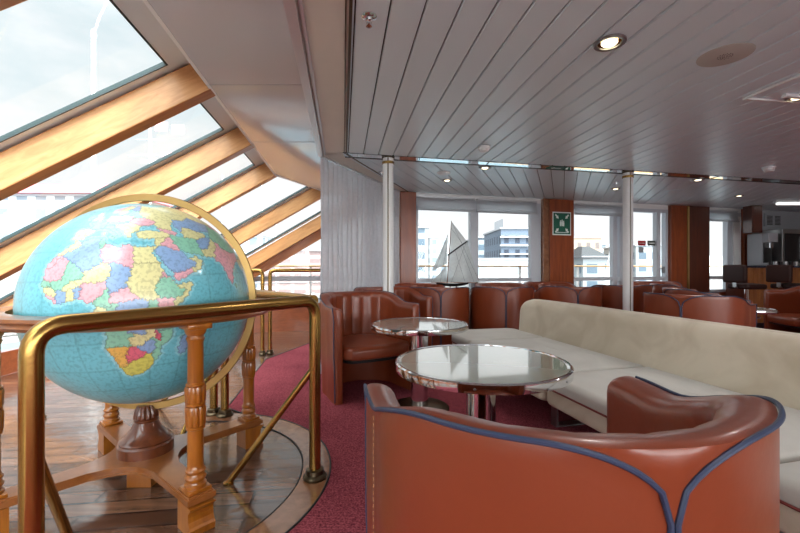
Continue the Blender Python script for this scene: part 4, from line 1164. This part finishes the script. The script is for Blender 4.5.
# ================================================================ MODEL SHIP
SY = 5.86
bx_ = at(453, 284, SY)
t = empty('pedestal_table', (bx_.x, SY-.0, GZ)); tag(t, 'white pedestal under the model ship between armchairs', 'pedestal')
hz = bx_.z-.065-GZ
mb = MB(); mb.box(-.11, .11, -.09, .09, hz-.03, hz, bev=.005); mb.build('top', M['white'], t)
mb = MB(); mb.box(-.05, .05, -.05, .05, .02, hz-.03); mb.build('stem', M['white'], t); mb = MB(); mb.box(-.1, .1, -.085, .085, 0, .02, bev=.004); mb.build('foot', M['white'], t)
ship = empty('model_sailing_ship', (bx_.x, SY, hz+GZ)); tag(ship, 'small model sailing boat with pale translucent sails standing at the window', 'model ship')
def sp(px, py, dy=0): p = at(px, py, SY); return Vector((p.x-bx_.x, dy, p.z-hz-GZ))
mb = MB(); mb.box(-.07, .07, -.04, .04, 0, .012); mb.box(-.05, -.035, -.03, .03, .012, .03); mb.box(.035, .05, -.03, .03, .012, .03); mb.build('stand', M['pedestal'], ship, smooth=False)
mb = MB(); rs = []
for i in range(15):
    t_ = i/14; x = lerp(-.24, .22, t_); w_ = .048*math.sin(PI*min(1, .08+t_*.86))**.7; d_ = .045*math.sin(PI*min(1, .1+t_*.8))**.5; top_ = .072+.018*(2*t_-1)**2
    rs.append([(x, -w_, top_), (x, -w_*.95, top_-d_*.4), (x, -w_*.5, top_-d_*.85), (x, 0, top_-d_), (x, w_*.5, top_-d_*.85), (x, w_*.95, top_-d_*.4), (x, w_, top_), (x, 0, top_+.004)])
mb.rings(rs); mb.build('hull', M['black'], ship)
def sail(pts, name, bulge=.03, mat='sail'):
    mb = MB(); P = [Vector(p) for p in pts]; n_ = 8
    if len(P) == 3: P = P+[P[2]]
    g = [[P[0].lerp(P[1], i/n_).lerp(P[3].lerp(P[2], i/n_), j/n_)+Vector((0, bulge*math.sin(PI*i/n_)*math.sin(PI*j/n_), 0)) for i in range(n_+1)] for j in range(n_+1)]
    for off in (0, .0015):
        R_ = [[mb.v(p+Vector((0, off, 0))) for p in r] for r in g]
        for a, b in zip(R_, R_[1:]):
            for i in range(n_): mb.face([a[i], a[i+1], b[i+1], b[i]])
    s_ = mb.build(name, M[mat], ship, recalc=False)
    return s_
ms = sail([sp(467, 241.4), sp(448, 255), sp(447, 283), sp(479.5, 282)], 'main_sail', .05)
ts = sail([sp(451.4, 221.3), sp(448.5, 254), sp(466.5, 240.8)], 'top_sail', .03)
sail([sp(448, 234), sp(431.5, 271.6), sp(447, 263.5)], 'jib', .04)
sail([sp(447, 265), sp(432, 281.5), sp(446.5, 283)], 'fore_sail', .03)
mb = MB()
for a, b in (((466,243),(451,283)), ((461,247),(474,282)), ((451.4,221.3),(479.5,282)), ((448,234),(431.5,281.5)), ((455,250),(465,282)), ((448,240),(440,283)), ((451,228),(462,243))):
    mb.tube([sp(*a, dy=-.004), sp(*b, dy=-.004)], .0016, 5)
mb.build('rigging', M['rubber'], ship)
mb = MB(); mb.tube([sp(451.4, 220.8), sp(447, 285)], lambda t_: .004+.004*t_, 8); mb.build('mast', M['pedestal'], ship)
mb = MB(); mb.tube([sp(467.3, 241.1, -.003), sp(447.6, 255.3, -.003)], .011, 8); mb.build('gaff', M['black'], ship)
mb = MB(); mb.tube([sp(431, 282.2), sp(480.5, 282.8)], .005, 8); mb.build('boom', M['edging'], ship)

# ================================================================ SIGNS
def wall_at(px, py, off=-.07):
    s = spx(px); return s, zat(py, s), off
mp = empty('muster_sign', (0,0,0)); tag(mp, 'square green assembly point sign with white arrows on the cherry pillar', 'sign')
s0, s1 = spx(550), spx(568.3); z1, z0 = zat(212.5, (s0+s1)/2), zat(235.5, (s0+s1)/2); sc_, zc_ = (s0+s1)/2, (z0+z1)/2; hw_ = (s1-s0)/2; hh = (z1-z0)/2
mp.location = MW @ Vector((sc_, -.062, zc_)); mp.rotation_euler = (0,0,WANG)
mb = MB(); mb.box(-hw_, hw_, -.006, 0, -hh, hh, bev=.002); mb.build('border', M['sign_white'], mp, smooth=False)
mb = MB(); k1 = .90; mb.box(-hw_*k1, hw_*k1, -.008, -.006, -hh*k1, hh*k1); mb.build('panel', M['sign_green'], mp, smooth=False)
y_ = -.0095
def flat(mb, pts): mb.prism([(0,0)]*0 or [(x*hw_, z*hh) for x, z in pts], 0, .001)
def signpart(name, polys):
    mb = MB(Matrix(((1,0,0,0),(0,0,1,-.0095),(0,1,0,0),(0,0,0,1))))
    for pl_ in polys: flat(mb, pl_)
    return mb.build(name, M['sign_white'], mp, smooth=False)
for sx in (-1, 1):
    for sz in (-1, 1):
        d_ = Vector((-sx, -sz)).normalized(); p_ = Vector((d_.y, -d_.x)); tip = Vector((sx*.36, sz*.36+(.05 if sz > 0 else -.05)))
        h0, h1, t0, t1 = tip-d_*.26+p_*.17, tip-d_*.26-p_*.17, tip-d_*.50-p_*.07, tip-d_*.50+p_*.07
        n1, n0 = tip-d_*.26-p_*.07, tip-d_*.26+p_*.07
        signpart('arrow', [[tuple(v_) for v_ in (tip, h0, n0, t1, t0, n1, h1)]])
for cx_, cz_, s_ in ((-.16, .06, .9), (.02, .1, 1.0), (.18, .04, .85)):
    body = [(cx_-.07*s_, cz_-.32*s_), (cx_+.07*s_, cz_-.32*s_), (cx_+.09*s_, cz_+.07*s_), (cx_+.03*s_, cz_+.10*s_)]
    head = [(cx_+.065*s_*math.cos(a), cz_+.17*s_+.08*s_*math.sin(a)) for a in [-PI/2+.4+(2*PI-.8)*i/12 for i in range(13)]]
    signpart('figure', [body+head+[(cx_-.03*s_, cz_+.10*s_), (cx_-.09*s_, cz_+.07*s_)]])
signpart('caption_line', [[(-.62, -.74), (.62, -.74), (.62, -.80), (-.62, -.80)]])
def sticker(px0, px1, py0, py1, mat, name, label, off=.03):
    s0, s1 = spx(px0), spx(px1); zb, zt = zat(py1, s0), zat(py0, s0)
    mb = MB(MW); mb.box(s0, s1, off, off+.004, zb, zt); return tag(mb.build(name, mat, smooth=False), label, 'sign')
o = sticker(639.5, 647.2, 240.5, 245.5, M['sign_red'], 'door_sticker', 'small red sticker on the glass door')
mb = MB(MW); s0, s1 = spx(640.5), spx(646); mb.box(s0, s1, .029, .03, zat(243.4, s0), zat(242.6, s0)); mb.build('white_line', M['sign_white'], o, smooth=False)
o = sticker(649, 657, 240.5, 245.5, plain('dark_olive', srgb(70,76,70)), 'door_sticker', 'small dark sticker right of the red one on the glass door')
mb = MB(MW); s0, s1 = spx(650), spx(656); mb.box(s0, s1, .029, .03, zat(243.6, s0), zat(242.4, s0)); mb.build('pale_line', M['sign_white'], o, smooth=False)
sticker(640, 645, 247, 252.5, plain('grey_notice', srgb(160,166,170)), 'door_notice', 'pale paper notice under the red door sticker')

# ================================================================ BAR
BANG = math.radians(14)
MBAR = frame_mtx((6.10, 7.17, 0), BANG)
bar = empty('bar_counter', (6.10, 7.17, GZ), BANG); tag(bar, 'wood-clad bar counter with dark top at the right end', 'bar')
mb = MB()
x = 0
while x < 2.8:
    mb.box(x, x+.092, -.012, .02, .10, 1.07, bev=.004); x += .098
mb.build('front_cladding', M['slat'], bar, smooth=False)
mb = MB(); mb.box(0, 2.8, .02, .40, .0, 1.07); mb.build('carcass', M['panel_dark'], bar, smooth=False)
mb = MB(); mb.box(0.0, 2.8, -.12, .41, 1.07, 1.11, bev=.008); mb.build('counter_top', M['counter'], bar, smooth=False)
mb = MB(); mb.box(0, 2.8, -.02, .02, 0, .10); mb.build('plinth', M['black'], bar, smooth=False)
def onbar(px, w_): # local x on the bar for pixel
    u = (px-400)/F; c, s_ = math.cos(BANG), math.sin(BANG); yl = .25
    # world X = 6.12 + c*x - s*yl ; Y = 7.30 + s*x + c*yl
    return (u*(7.17+c*yl)-6.10+s_*yl)/(c-u*s_)
def barmtx(x, y, z): return frame_mtx((6.10, 7.17, 0), BANG) @ Matrix.Translation((x, y, z))
def barthing(name, x, y, z, label, cat):
    p = barmtx(x, y, z).translation; t_ = empty(name, p, BANG); return tag(t_, label, cat)
BT = 1.11+GZ
x0 = onbar(749.5, 0)
xa = onbar(754.5, 0); xb = onbar(764, 0)
cm = barthing('coffee_machine', xa, .02, BT, 'pale coffee machine with dark niche at the left end of the bar', 'coffee machine')
w_ = xb-xa
mb = MB(); mb.box(0, w_, .1, .36, 0, .58, bev=.01); mb.box(0, w_, 0, .1, .42, .58, bev=.008); mb.box(0, w_, 0, .1, 0, .05, bev=.004); mb.build('housing', M['grey_paint'], cm, smooth=False)
mb = MB(); mb.box(.02, w_-.02, .085, .1, .05, .41); mb.build('niche', M['black'], cm, smooth=False)
mb = MB(); mb.box(w_*.35, w_*.65, .02, .085, .32, .41); mb.build('spout', M['chrome'], cm, smooth=False)
xc, xd = onbar(767, 0), onbar(789, 0); w_ = xd-xc
fr_ = barthing('bar_cooler', xc, .0, BT, 'stainless steel cabinet with black glass door on the bar', 'cooler')
mb = MB(); mb.box(0, w_, 0, .38, 0, .66, bev=.008); mb.build('cabinet', M['steel'], fr_, smooth=False)
mb = MB(); mb.box(.05, w_-.06, -.012, 0, .05, .58, bev=.003); mb.build('door', M['black'], fr_, smooth=False)
mb = MB(); mb.tube([(w_-.11, -.03, .12), (w_-.11, -.03, .52)], .008, 8); mb.build('handle', M['chrome'], fr_)
xe = onbar(790.5, 0); w2 = 2.74-xe
bk = barthing('bar_cooler', xe, .0, BT, 'tall black cabinet at the right edge of the bar', 'cooler')
mb = MB(); mb.box(0, w2, 0, .38, 0, .62, bev=.01); mb.build('cabinet', M['black'], bk, smooth=False); mb = MB(); mb.box(.03, .06, -.006, 0, .05, .57); mb.build('door_edge', M['steel'], bk, smooth=False)
for i, px in enumerate((752.5, 757, 762, 767, 772, 777)):
    xx = onbar(px, 0)-.02
    g_ = barthing('tumbler', xx, -.06, BT, 'small glass on the bar edge, %s from the left' % ('first', 'second', 'third', 'fourth', 'fifth', 'sixth')[i], 'glass'); g_['group'] = 'glasses along the bar edge'
    mb = MB(); mb.lathe([(.026, 0), (.032, .07), (.030, .07), (.024, .006), (.001, .006)], n=18, cap1=False); mb.build('glass_body', M['alu'] if i % 2 else M['black'], g_)
# hanging cabinet
p0_, p1_ = at(752, 212, 7.35), at(762.5, 212, 7.35)
hc = empty('wall_cabinet', (p0_.x, 7.35, 0)); tag(hc, 'small dark wooden cabinet hanging from the ceiling over the bar', 'cabinet')
mb = MB(); mb.box(0, p1_.x-p0_.x, 0, .2, at(0, 232.5, 7.35).z, HF-.003, bev=.004); mb.build('body', M['panel_dark'], hc, smooth=False)
mb = MB(); mb.box(.015, p1_.x-p0_.x-.015, -.012, 0, at(0, 231, 7.35).z, HF-.03, bev=.002); mb.build('door', M['panel_dark'], hc, smooth=False)
# grey box with louvres
p0_, p1_ = at(766, 216, 7.95), at(788, 226, 7.95)
ac = empty('wall_vent', (p0_.x, wallY(p0_.x)-.035, p1_.z), WANG); tag(ac, 'grey framed double vent on the wall above the bar', 'vent')
w_, h_2 = (p1_.x-p0_.x), (p0_.z-p1_.z)+.05
mb = MB(); mb.box(0, w_, 0, .03, 0, h_2, bev=.004); mb.build('frame', M['grey_paint'], ac, smooth=False)
for s_ in (0, 1):
    mb = MB()
    for i in range(7): mb.box(.04+s_*w_/2, w_/2-.03+s_*w_/2, -.006, 0, .03+i*(h_2-.06)/7, .03+i*(h_2-.06)/7+.015)
    mb.build('louvre', M['black'], ac, smooth=False)
# sconce on the narrow wooden pillar
s = spx(744); zc_ = zat(230, s)
sc = empty('wall_sconce', MW @ Vector((s, -.062, zc_)), WANG); tag(sc, 'small brown wall lamp on the narrow pillar beside the bar', 'wall lamp')
mb = MB(); mb.lathe([(.015, -.07), (.03, -.055), (.05, -.01), (.085, .04), (.08, .045), (.001, .03)], c=(0, -.09, 0), n=24); mb.build('shade', M['panel'], sc)
mb = MB(); mb.box(-.02, .02, -.03, 0, -.05, .02, bev=.004); mb.build('bracket', M['brass_dull'], sc)
# bar stools
def stool(x, y, f, label):
    t_ = empty('bar_stool', (x, y, GZ), face(*f)); tag(t_, label, 'bar stool', 'bar stools at the counter')
    mb = MB(); mb.cushion(rrect(-.19, .19, -.18, .20, (.06,.06,.07,.07)), .74, .82, .03, crown=.012); mb.build('seat', M['leather_dark'], t_)
    mb = MB(); o_ = rrect(-.19, .19, -.24, -.17, (.03,.03,.03,.03)); mb.cushion(o_, .84, 1.12, .03, rb=.03); mb.build('backrest', M['leather_dark'], t_)
    mb = MB(); mb.bar((0, -.14, .745), (0, -.205, .78), .06, .012); mb.bar((0, -.205, .77), (0, -.21, .90), .06, .012, up=(0,1,0)); mb.build('back_bracket', M['steel'], t_, smooth=False)
    mb = MB(); mb.lathe([(.03, .03), (.03, .40), (.045, .405), (.045, .43), (.03, .435), (.03, .74)], n=20); mb.build('pole', M['chrome'], t_)
    mb = MB(); mb.tube([(.17*math.cos(a), .17*math.sin(a), .30) for a in [2*PI*i/32 for i in range(32)]], .01, 8, loop=True); mb.tube([(-.17,0,.3), (.17,0,.3)], .007, 8); mb.build('foot_rest', M['chrome'], t_)
    mb = MB(); mb.lathe([(.20, 0), (.20, .012), (.16, .022), (.03, .034)], n=36); mb.build('base_plate', M['chrome'], t_)
    return t_
stool(5.45, 6.45, (1, .12), 'dark leather bar stool with swivel seat, left one before the bar')
stool(6.17, 6.48, (1, .12), 'dark leather bar stool with swivel seat, right one before the bar')
# ================================================================ OUTSIDE
GQ = -5.0
mb = MB(); mb.poly([(-300, -60, GQ), (300, -60, GQ), (300, 46, GQ), (-300, 46, GQ)]); struct(mb.build('trim_80', M['water'], smooth=False), 'pale harbour water')
mb = MB(); mb.box(-300, 300, 46, 400, GQ-.5, GQ+1.2); struct(mb.build('trim_81', M['asphalt'], smooth=False), 'pale concrete quay')
# ship's own deck outside the front windows
mb = MB(MW); mb.box(-1.5, 9, .13, 2.2, -.12, -.04); struct(mb.build('trim_82', M['deck'], smooth=False), 'open deck outside the front windows')
rl = empty('deck_railing', MW @ Vector((0, 1.9, 0)), WANG); tag(rl, 'white deck railing with wooden cap outside the front windows', 'railing')
mb = MB(); mb.box(-3.0, 9, -.04, .04, 1.09, 1.125, bev=.01); mb.build('wooden_cap', M['teak'], rl)
for z in (.25, .52, .8):
    mb = MB(); mb.tube([(-3.0, 0, z), (9, 0, z)], .012, 8); mb.build('rail', M['white'], rl)
for i in range(9):
    mb = MB(); mb.box(-2.9+i*1.45, -2.86+i*1.45, -.02, .02, -.04, 1.09); mb.build('post', M['white'], rl, smooth=False)
def bpos(px, Y): return (px-400)/F*Y
def zof(py, Y): return EYE-(py-266.5)/F*Y
def building(px0, px1, ytop, Y, depth, mat, label, roofmat=None, extra=None, ang=0, name='building'):
    x0, x1 = bpos(px0, Y), bpos(px1, Y); zt = zof(ytop, Y); base = GQ+1.2 if Y > 46 else GQ
    t_ = empty(name, (x0, Y, base)); tag(t_, label, 'building')
    mb = MB(); mb.box(0, x1-x0, 0, depth, 0, zt-base, bev=0); mb.build('walls', mat, t_, smooth=False)
    mb = MB(); mb.box(-.3, x1-x0+.3, -.3, depth+.3, zt-base, zt-base+.35); mb.build('roof', roofmat or M['grey_paint'], t_, smooth=False)
    if extra: extra(t_, x1-x0, depth, zt-base)
    return t_
M['quay_white'] = plain('quay_white', srgb(160,164,166), rough=.6)
F1 = facade('grey_glass_facade', srgb(140,146,150), srgb(76,94,108), 3.2, 3.0)
F2 = facade('dark_block_facade', srgb(84,98,114), srgb(36,48,66), 2.4, 3.1)
F3 = facade('ochre_facade', srgb(170,146,124), srgb(110,100,96), 2.4, 3.0)
F4 = facade('white_facade', srgb(184,190,192), srgb(128,140,150), 2.8, 2.8)
building(400, 428, 228, 95, 20, F1, 'grey glazed building behind the model ship, left window')
building(430, 452, 238, 130, 20, F4, 'pale building behind the model ship sails')
building(476, 505, 238, 120, 18, F1, 'pale grey building left of the dark tower block')
def tw(t_, w_, d_, h_):
    mb = MB(); mb.box(w_*.15, w_*.5, 2, d_*.6, h_+.35, h_+2.6); mb.build('roof_house', M['grey_paint'], t_, smooth=False)
    for k_ in range(1, 7): 
        mb = MB(); mb.box(-.25, w_+.25, -.9, 0, h_*k_/7, h_*k_/7+.25); mb.build('balcony', M['white'], t_, smooth=False)
building(501, 533, 229, 90, 18, F2, 'dark blue-grey tower block seen through the second window', extra=tw)
building(474, 528, 260, 70, 6, F4, 'long low white harbour pavilion under the tower block')
building(566, 601, 238, 110, 16, F3, 'ochre office building seen through the right window')
def gable(t_, w_, d_, h_):
    mb = MB(); mb.prism([(0,0)]*0 or [(-.5,-.5), (w_+.5,-.5), (w_+.5,d_+.5), (-.5,d_+.5)], h_, h_+.1)
    rs = [[(-.6,-.6,h_), (w_+.6,-.6,h_), (w_+.6,d_+.6,h_), (-.6,d_+.6,h_)], [(w_*.35,d_*.4,h_+2.2), (w_*.65,d_*.4,h_+2.2), (w_*.65,d_*.6,h_+2.2), (w_*.35,d_*.6,h_+2.2)]]
    mb.rings(rs); mb.build('hipped_roof', M['black'], t_, smooth=False)
building(583, 607, 258, 72, 9, F1, 'low pavilion with black hipped roof on the quay', extra=gable)
building(600, 650, 245, 150, 20, F4, 'distant pale block behind the quay')
building(636, 668, 246, 100, 16, F1, 'grey block seen through the glass door')
# inclined white pylon
t_ = empty('pylon', (bpos(612, 66), 66, GQ+1.2)); tag(t_, 'tall leaning white pylon on the quay', 'pylon')
mb = MB(); zt = zof(240, 66)-GQ-1.2; rs = [[(-1.6,-.6,0), (.6,-.6,0), (.6,.6,0), (-1.6,.6,0)], [(.1,-.3,zt), (.6,-.3,zt), (.6,.3,zt), (.1,.3,zt)]]; mb.rings(rs); mb.build('shaft', M['white'], t_, smooth=False)
mb = MB(); mb.box(-.2, 1.0, -.4, .4, zt, zt+.3); mb.build('head', M['grey_paint'], t_, smooth=False)
# hill at the right
mb = MB(); rs = []
for i in range(25):
    t2 = i/24; x = lerp(bpos(690, 330), bpos(860, 330), t2); h_ = 10+9*math.sin(PI*t2)+2*math.sin(t2*17)
    rs.append([(x, 310, GQ), (x, 325, GQ+h_*.7), (x, 340, GQ+h_), (x, 370, GQ)])
mb.rings(rs, closed=False); struct(mb.build('trim_83', plain('hazy_hill', srgb(150,160,162), rough=.9, var=.2, nscale=.05)), 'hazy low hill across the harbour')
# cars and vans on the quay
carm = [plain('car_red', srgb(190,40,48), rough=.3), plain('car_white', srgb(220,222,222), rough=.3), plain('car_yellow', srgb(214,180,60), rough=.3), plain('car_green', srgb(70,130,110), rough=.3)]
def car(px, Y, mat, label, s_=1.0):
    t_ = empty('car', (bpos(px, Y), Y, GQ+1.2)); tag(t_, label, 'car', 'cars parked on the quay')
    mb = MB(); pr = [(-2.1,.35), (-2.1,.85), (-1.4,1.0), (-.9,1.45), (.9,1.45), (1.5,.98), (2.1,.85), (2.15,.35)]
    mb.rings([[(x*s_, -.85, z*s_) for x, z in pr], [(x*s_, .85, z*s_) for x, z in pr]]); mb.build('body', mat, t_, smooth=False)
    mb = MB(); mb.rings([[(x*s_, -.87, z*s_) for x, z in ((-1.2,1.02), (-.85,1.38), (.85,1.38), (1.3,1.02))], [(x*s_, .87, z*s_) for x, z in ((-1.2,1.02), (-.85,1.38), (.85,1.38), (1.3,1.02))]]); mb.build('side_windows', M['black'], t_, smooth=False)
    for x in (-1.35, 1.35):
        mb = MB(Matrix.Translation((x*s_, -.9, .34)) @ Matrix.Rotation(PI/2, 4, 'X')); mb.lathe([(.33, -.1), (.33, 0), (.2, .02), (.001, .02)], n=16); mb.build('wheel', M['rubber'], t_)
car(577, 56, carm[0], 'red car seen through the window right of the green sign')
car(596, 58, carm[0], 'second red car, nearer the leaning pylon')
car(589, 50, carm[2], 'yellow car on the quay below the red cars')
car(520, 56, carm[3], 'green van-like car below the dark tower block', 1.3)
car(641, 60, carm[1], 'white car seen through the glass door')
car(500, 60, carm[1], 'white car below the pale pavilion')
# left side: quay with red-roofed terminal, lamp mast, moored ship
def redroof(t_, w_, d_, h_):
    mb = MB(); rs = [[(-1,-1,h_+.3), (w_+1,-1,h_+.3), (w_+1,d_+1,h_+.3), (-1,d_+1,h_+.3)], [(1,d_/2-.2,h_+2.9), (w_-1,d_/2-.2,h_+2.9), (w_-1,d_/2+.2,h_+2.9), (1,d_/2+.2,h_+2.9)]]
    mb.rings(rs); mb.build('pitched_roof', plain('red_roof', srgb(190,104,112), rough=.6), t_, smooth=False)
    for i in range(5):
        mb = MB(); mb.box(2+i*w_/5.4, 2+i*w_/5.4+3, -.06, 0, h_*.62, h_*.78); mb.build('window_band', plain('band%d' % i, srgb(150,164,176), rough=.3), t_, smooth=False)
building(-160, 118, 196, 60, 12, F4, 'long white terminal building with red pitched roof beyond the slanted windows', extra=redroof)
building(-120, 40, 248, 48, 6, M['quay_white'], 'low white shed in front of the red-roofed terminal')
t_ = empty('lamp_mast', (bpos(93.5, 28), 28, GQ)); tag(t_, 'tall thin white lamp mast seen through the nearest slanted pane', 'mast')
zj = zof(35, 28)-GQ
mb = MB(); mb.tube([(0,0,0), (0,0,zj)], .13, 10); mb.build('pole', M['white'], t_)
mb = MB(); mb.tube([(0,0,zj), (.4,0,zj+1.2), (1.1,0,zj+2.6), (1.3,0,zj+6)], .06, 8); mb.build('arm', M['white'], t_)
mb = MB(); mb.lathe([(.16, zj-.3), (.2, zj), (.12, zj+.35)], n=12); mb.build('joint', M['alu'], t_)
# moored boat with radar mast and pennants
t_ = empty('moored_ship', (bpos(150, 42), 42, GQ)); tag(t_, 'white moored vessel with mast and pennants beyond the middle slanted panes', 'ship')
mb = MB(); rs = []
for i in range(11):
    t2 = i/10; x = lerp(-9, 8, t2); w_ = 2.0*math.sin(PI*min(1, .2+t2*.75))**.6; 
    rs.append([(x, -w_, 2.4+.8*t2*t2), (x, -w_*.8, .8), (x, 0, -.2), (x, w_*.8, .8), (x, w_, 2.4+.8*t2*t2)])
mb.rings(rs); mb.build('hull', M['white'], t_)
mb = MB(); mb.box(-6, 3, -1.4, 1.4, 2.4, 5.0, bev=.1); mb.box(-3, 2, -1.2, 1.2, 5.0, 7.2, bev=.1); mb.build('superstructure', F4, t_, smooth=False)
zm = zof(128, 42)-GQ; penm = plain('pale_pennant', srgb(226,170,176), rough=.8)  # pennant cloth in one even pale pink
mb = MB(); mb.tube([(0,0,7), (0,0,zm)], .12, 8); mb.tube([(-2.2,0,zm-2.8), (2.2,0,zm-2.8)], .06, 6); mb.tube([(-1.4,0,zm-1.2), (1.4,0,zm-1.2)], .05, 6); mb.box(-.9, .9, -.12, .12, zm-3.6, zm-3.3); mb.build('radar_mast', M['alu'], t_)
for i, (fx, fz, s_) in enumerate(((.5, -.3, 1), (2.2, -.6, 1), (1.2, -3.2, .8))):
    mb = MB(); mb.prism([(0,0)]*0 or [(fx, -.01), (fx+1.3*s_, -.01), (fx+1.3*s_, .01), (fx, .01)], zm+fz, zm+fz+.9*s_); mb.build('pennant', penm if i != 1 else carm[1], t_, smooth=False)
for i, (px, py) in enumerate(((222, 205), (262, 215), (276, 235))):
    Y = 50+7*i; t_ = empty('sailing_yacht', (bpos(px, Y), Y, GQ)); tag(t_, ('white yacht mast seen between the rear slanted beams', 'white yacht near the top of the globe meridian', 'white yacht seen low in the corner window')[i], 'yacht')
    zt = zof(py-30, Y)-GQ
    mb = MB(); mb.rings([[(-5,0,1.6), (-4,-1.2,1.5), (3,-1.2,1.6), (6,0,2.0), (3,1.2,1.6), (-4,1.2,1.5)], [(-4.4,0,.1), (-3.6,-.7,0), (2.5,-.7,0), (5,0,.1), (2.5,.7,0), (-3.6,.7,0)]]); mb.build('hull', M['white'], t_)
    mb = MB(); mb.tube([(0,0,1.5), (0,0,zt)], .09, 8); mb.tube([(0,0,2.6), (-4,0,2.7)], .07, 6); mb.build('mast', M['alu'], t_)
building(262, 330, 251, 70, 10, facade('brick_red_facade', srgb(176,150,144), srgb(132,112,110), 2.6, 1.3), 'reddish low building seen through the corner window')
building(160, 262, 236, 80, 10, F4, 'white low building beyond the rear slanted panes')

# ================================================================ LIGHT
w = bpy.data.worlds.new('sky'); scene.world = w; w.use_nodes = True; nt = w.node_tree; nt.nodes.clear()
out = N(nt, 'ShaderNodeOutputWorld'); bg = N(nt, 'ShaderNodeBackground'); tc = N(nt, 'ShaderNodeTexCoord')
mp_ = N(nt, 'ShaderNodeMapping'); mp_.inputs['Scale'].default_value = (1, 1, 2.2); L(nt, tc.outputs['Generated'], mp_.inputs['Vector'])
nz = N(nt, 'ShaderNodeTexNoise'); nz.inputs['Scale'].default_value = 2.3; nz.inputs['Detail'].default_value = 6; nz.inputs['Roughness'].default_value = .55
L(nt, mp_.outputs[0], nz.inputs['Vector'])
cr = N(nt, 'ShaderNodeValToRGB'); cr.color_ramp.elements[0].position = .42; cr.color_ramp.elements[1].position = .60
cr.color_ramp.elements[0].color = (.60, .78, .83, 1); cr.color_ramp.elements[1].color = (1.0, 1.04, 1.06, 1)
L(nt, nz.outputs['Fac'], cr.inputs['Fac'])
sx = N(nt, 'ShaderNodeSeparateXYZ'); L(nt, tc.outputs['Generated'], sx.inputs[0])
mr = N(nt, 'ShaderNodeMapRange'); mr.inputs['From Min'].default_value = .02; mr.inputs['From Max'].default_value = .45; mr.inputs['To Min'].default_value = 1; mr.inputs['To Max'].default_value = .15
L(nt, sx.outputs[2], mr.inputs['Value'])
mx = N(nt, 'ShaderNodeMix', data_type='RGBA'); mx.inputs[7].default_value = (1.05, 1.07, 1.08, 1)
L(nt, mr.outputs[0], mx.inputs[0]); L(nt, cr.outputs['Color'], mx.inputs[6]); L(nt, mx.outputs[2], bg.inputs['Color'])
# brighter towards the zenith and round the sun, as a thin overcast sky is
nv = N(nt, 'ShaderNodeVectorMath', operation='NORMALIZE'); L(nt, tc.outputs['Generated'], nv.inputs[0])
s2 = N(nt, 'ShaderNodeSeparateXYZ'); L(nt, nv.outputs[0], s2.inputs[0])
zr = N(nt, 'ShaderNodeMapRange', interpolation_type='SMOOTHSTEP'); zr.inputs['From Min'].default_value = .42; zr.inputs['From Max'].default_value = .9; zr.inputs['To Min'].default_value = 0; zr.inputs['To Max'].default_value = ZEN
L(nt, s2.outputs[2], zr.inputs['Value'])
dp = N(nt, 'ShaderNodeVectorMath', operation='DOT_PRODUCT'); dp.inputs[1].default_value = Vector((.5, -.55, .5)).normalized(); L(nt, nv.outputs[0], dp.inputs[0])
dr = N(nt, 'ShaderNodeMapRange', interpolation_type='SMOOTHSTEP'); dr.inputs['From Min'].default_value = .1; dr.inputs['From Max'].default_value = 1; dr.inputs['To Min'].default_value = 0; dr.inputs['To Max'].default_value = ZEN*2.6
L(nt, dp.outputs['Value'], dr.inputs['Value'])
a1 = N(nt, 'ShaderNodeMath', operation='ADD'); L(nt, zr.outputs[0], a1.inputs[0]); L(nt, dr.outputs[0], a1.inputs[1])
a2 = N(nt, 'ShaderNodeMath', operation='MULTIPLY_ADD'); a2.inputs[1].default_value = SKY; a2.inputs[2].default_value = SKY; L(nt, a1.outputs[0], a2.inputs[0])
L(nt, a2.outputs[0], bg.inputs['Strength'])
L(nt, bg.outputs[0], out.inputs[0])
sun = bpy.data.lights.new('sun', 'SUN'); sun.energy = SUN; sun.angle = math.radians(1.5); sun.color = (1, .95, .88)
so = bpy.data.objects.new('sun', sun); COL.objects.link(so)
so.rotation_euler = Vector((-.5, .42, -.78)).to_track_quat('-Z', 'Y').to_euler()
def dlamp(x, y, z, pw, size=.12, spread=150):
    l = bpy.data.lights.new('downlight_lamp', 'AREA'); l.shape = 'DISK'; l.size = size; l.energy = pw; l.color = (1, .97, .94); l.spread = math.radians(spread)
    o = bpy.data.objects.new('downlight_lamp', l); COL.objects.link(o); o.location = (x, y, z-.03); return o
for p in dl: dlamp(p.x, p.y, p.z, LAMP)
# further fittings of the same grid that the view does not reach
i = 0
for X in (1.0, 3.2, 5.4, 7.6):
    for Y in (-2.2, -.1, 2.0, 4.1):
        if X == 1.0 and Y == 2.0: continue
        if 0.6 < Y and X < Y*.9: continue
        dlamp(X, Y, HC, LAMP)
# ================================================================ CAMERA
cam = bpy.data.cameras.new('camera'); co = bpy.data.objects.new('camera', cam); COL.objects.link(co)
co.location = (0, 0, EYE); co.rotation_euler = (PI/2, 0, 0); cam.sensor_width = 36; cam.lens = F/800*36; cam.clip_start = .02; cam.clip_end = 1000
scene.camera = co
scene.view_settings.view_transform = 'Standard'; scene.view_settings.look = 'None'; scene.view_settings.gamma = 1
scene.view_settings.exposure = EXPO; scene.view_settings.use_curve_mapping = False
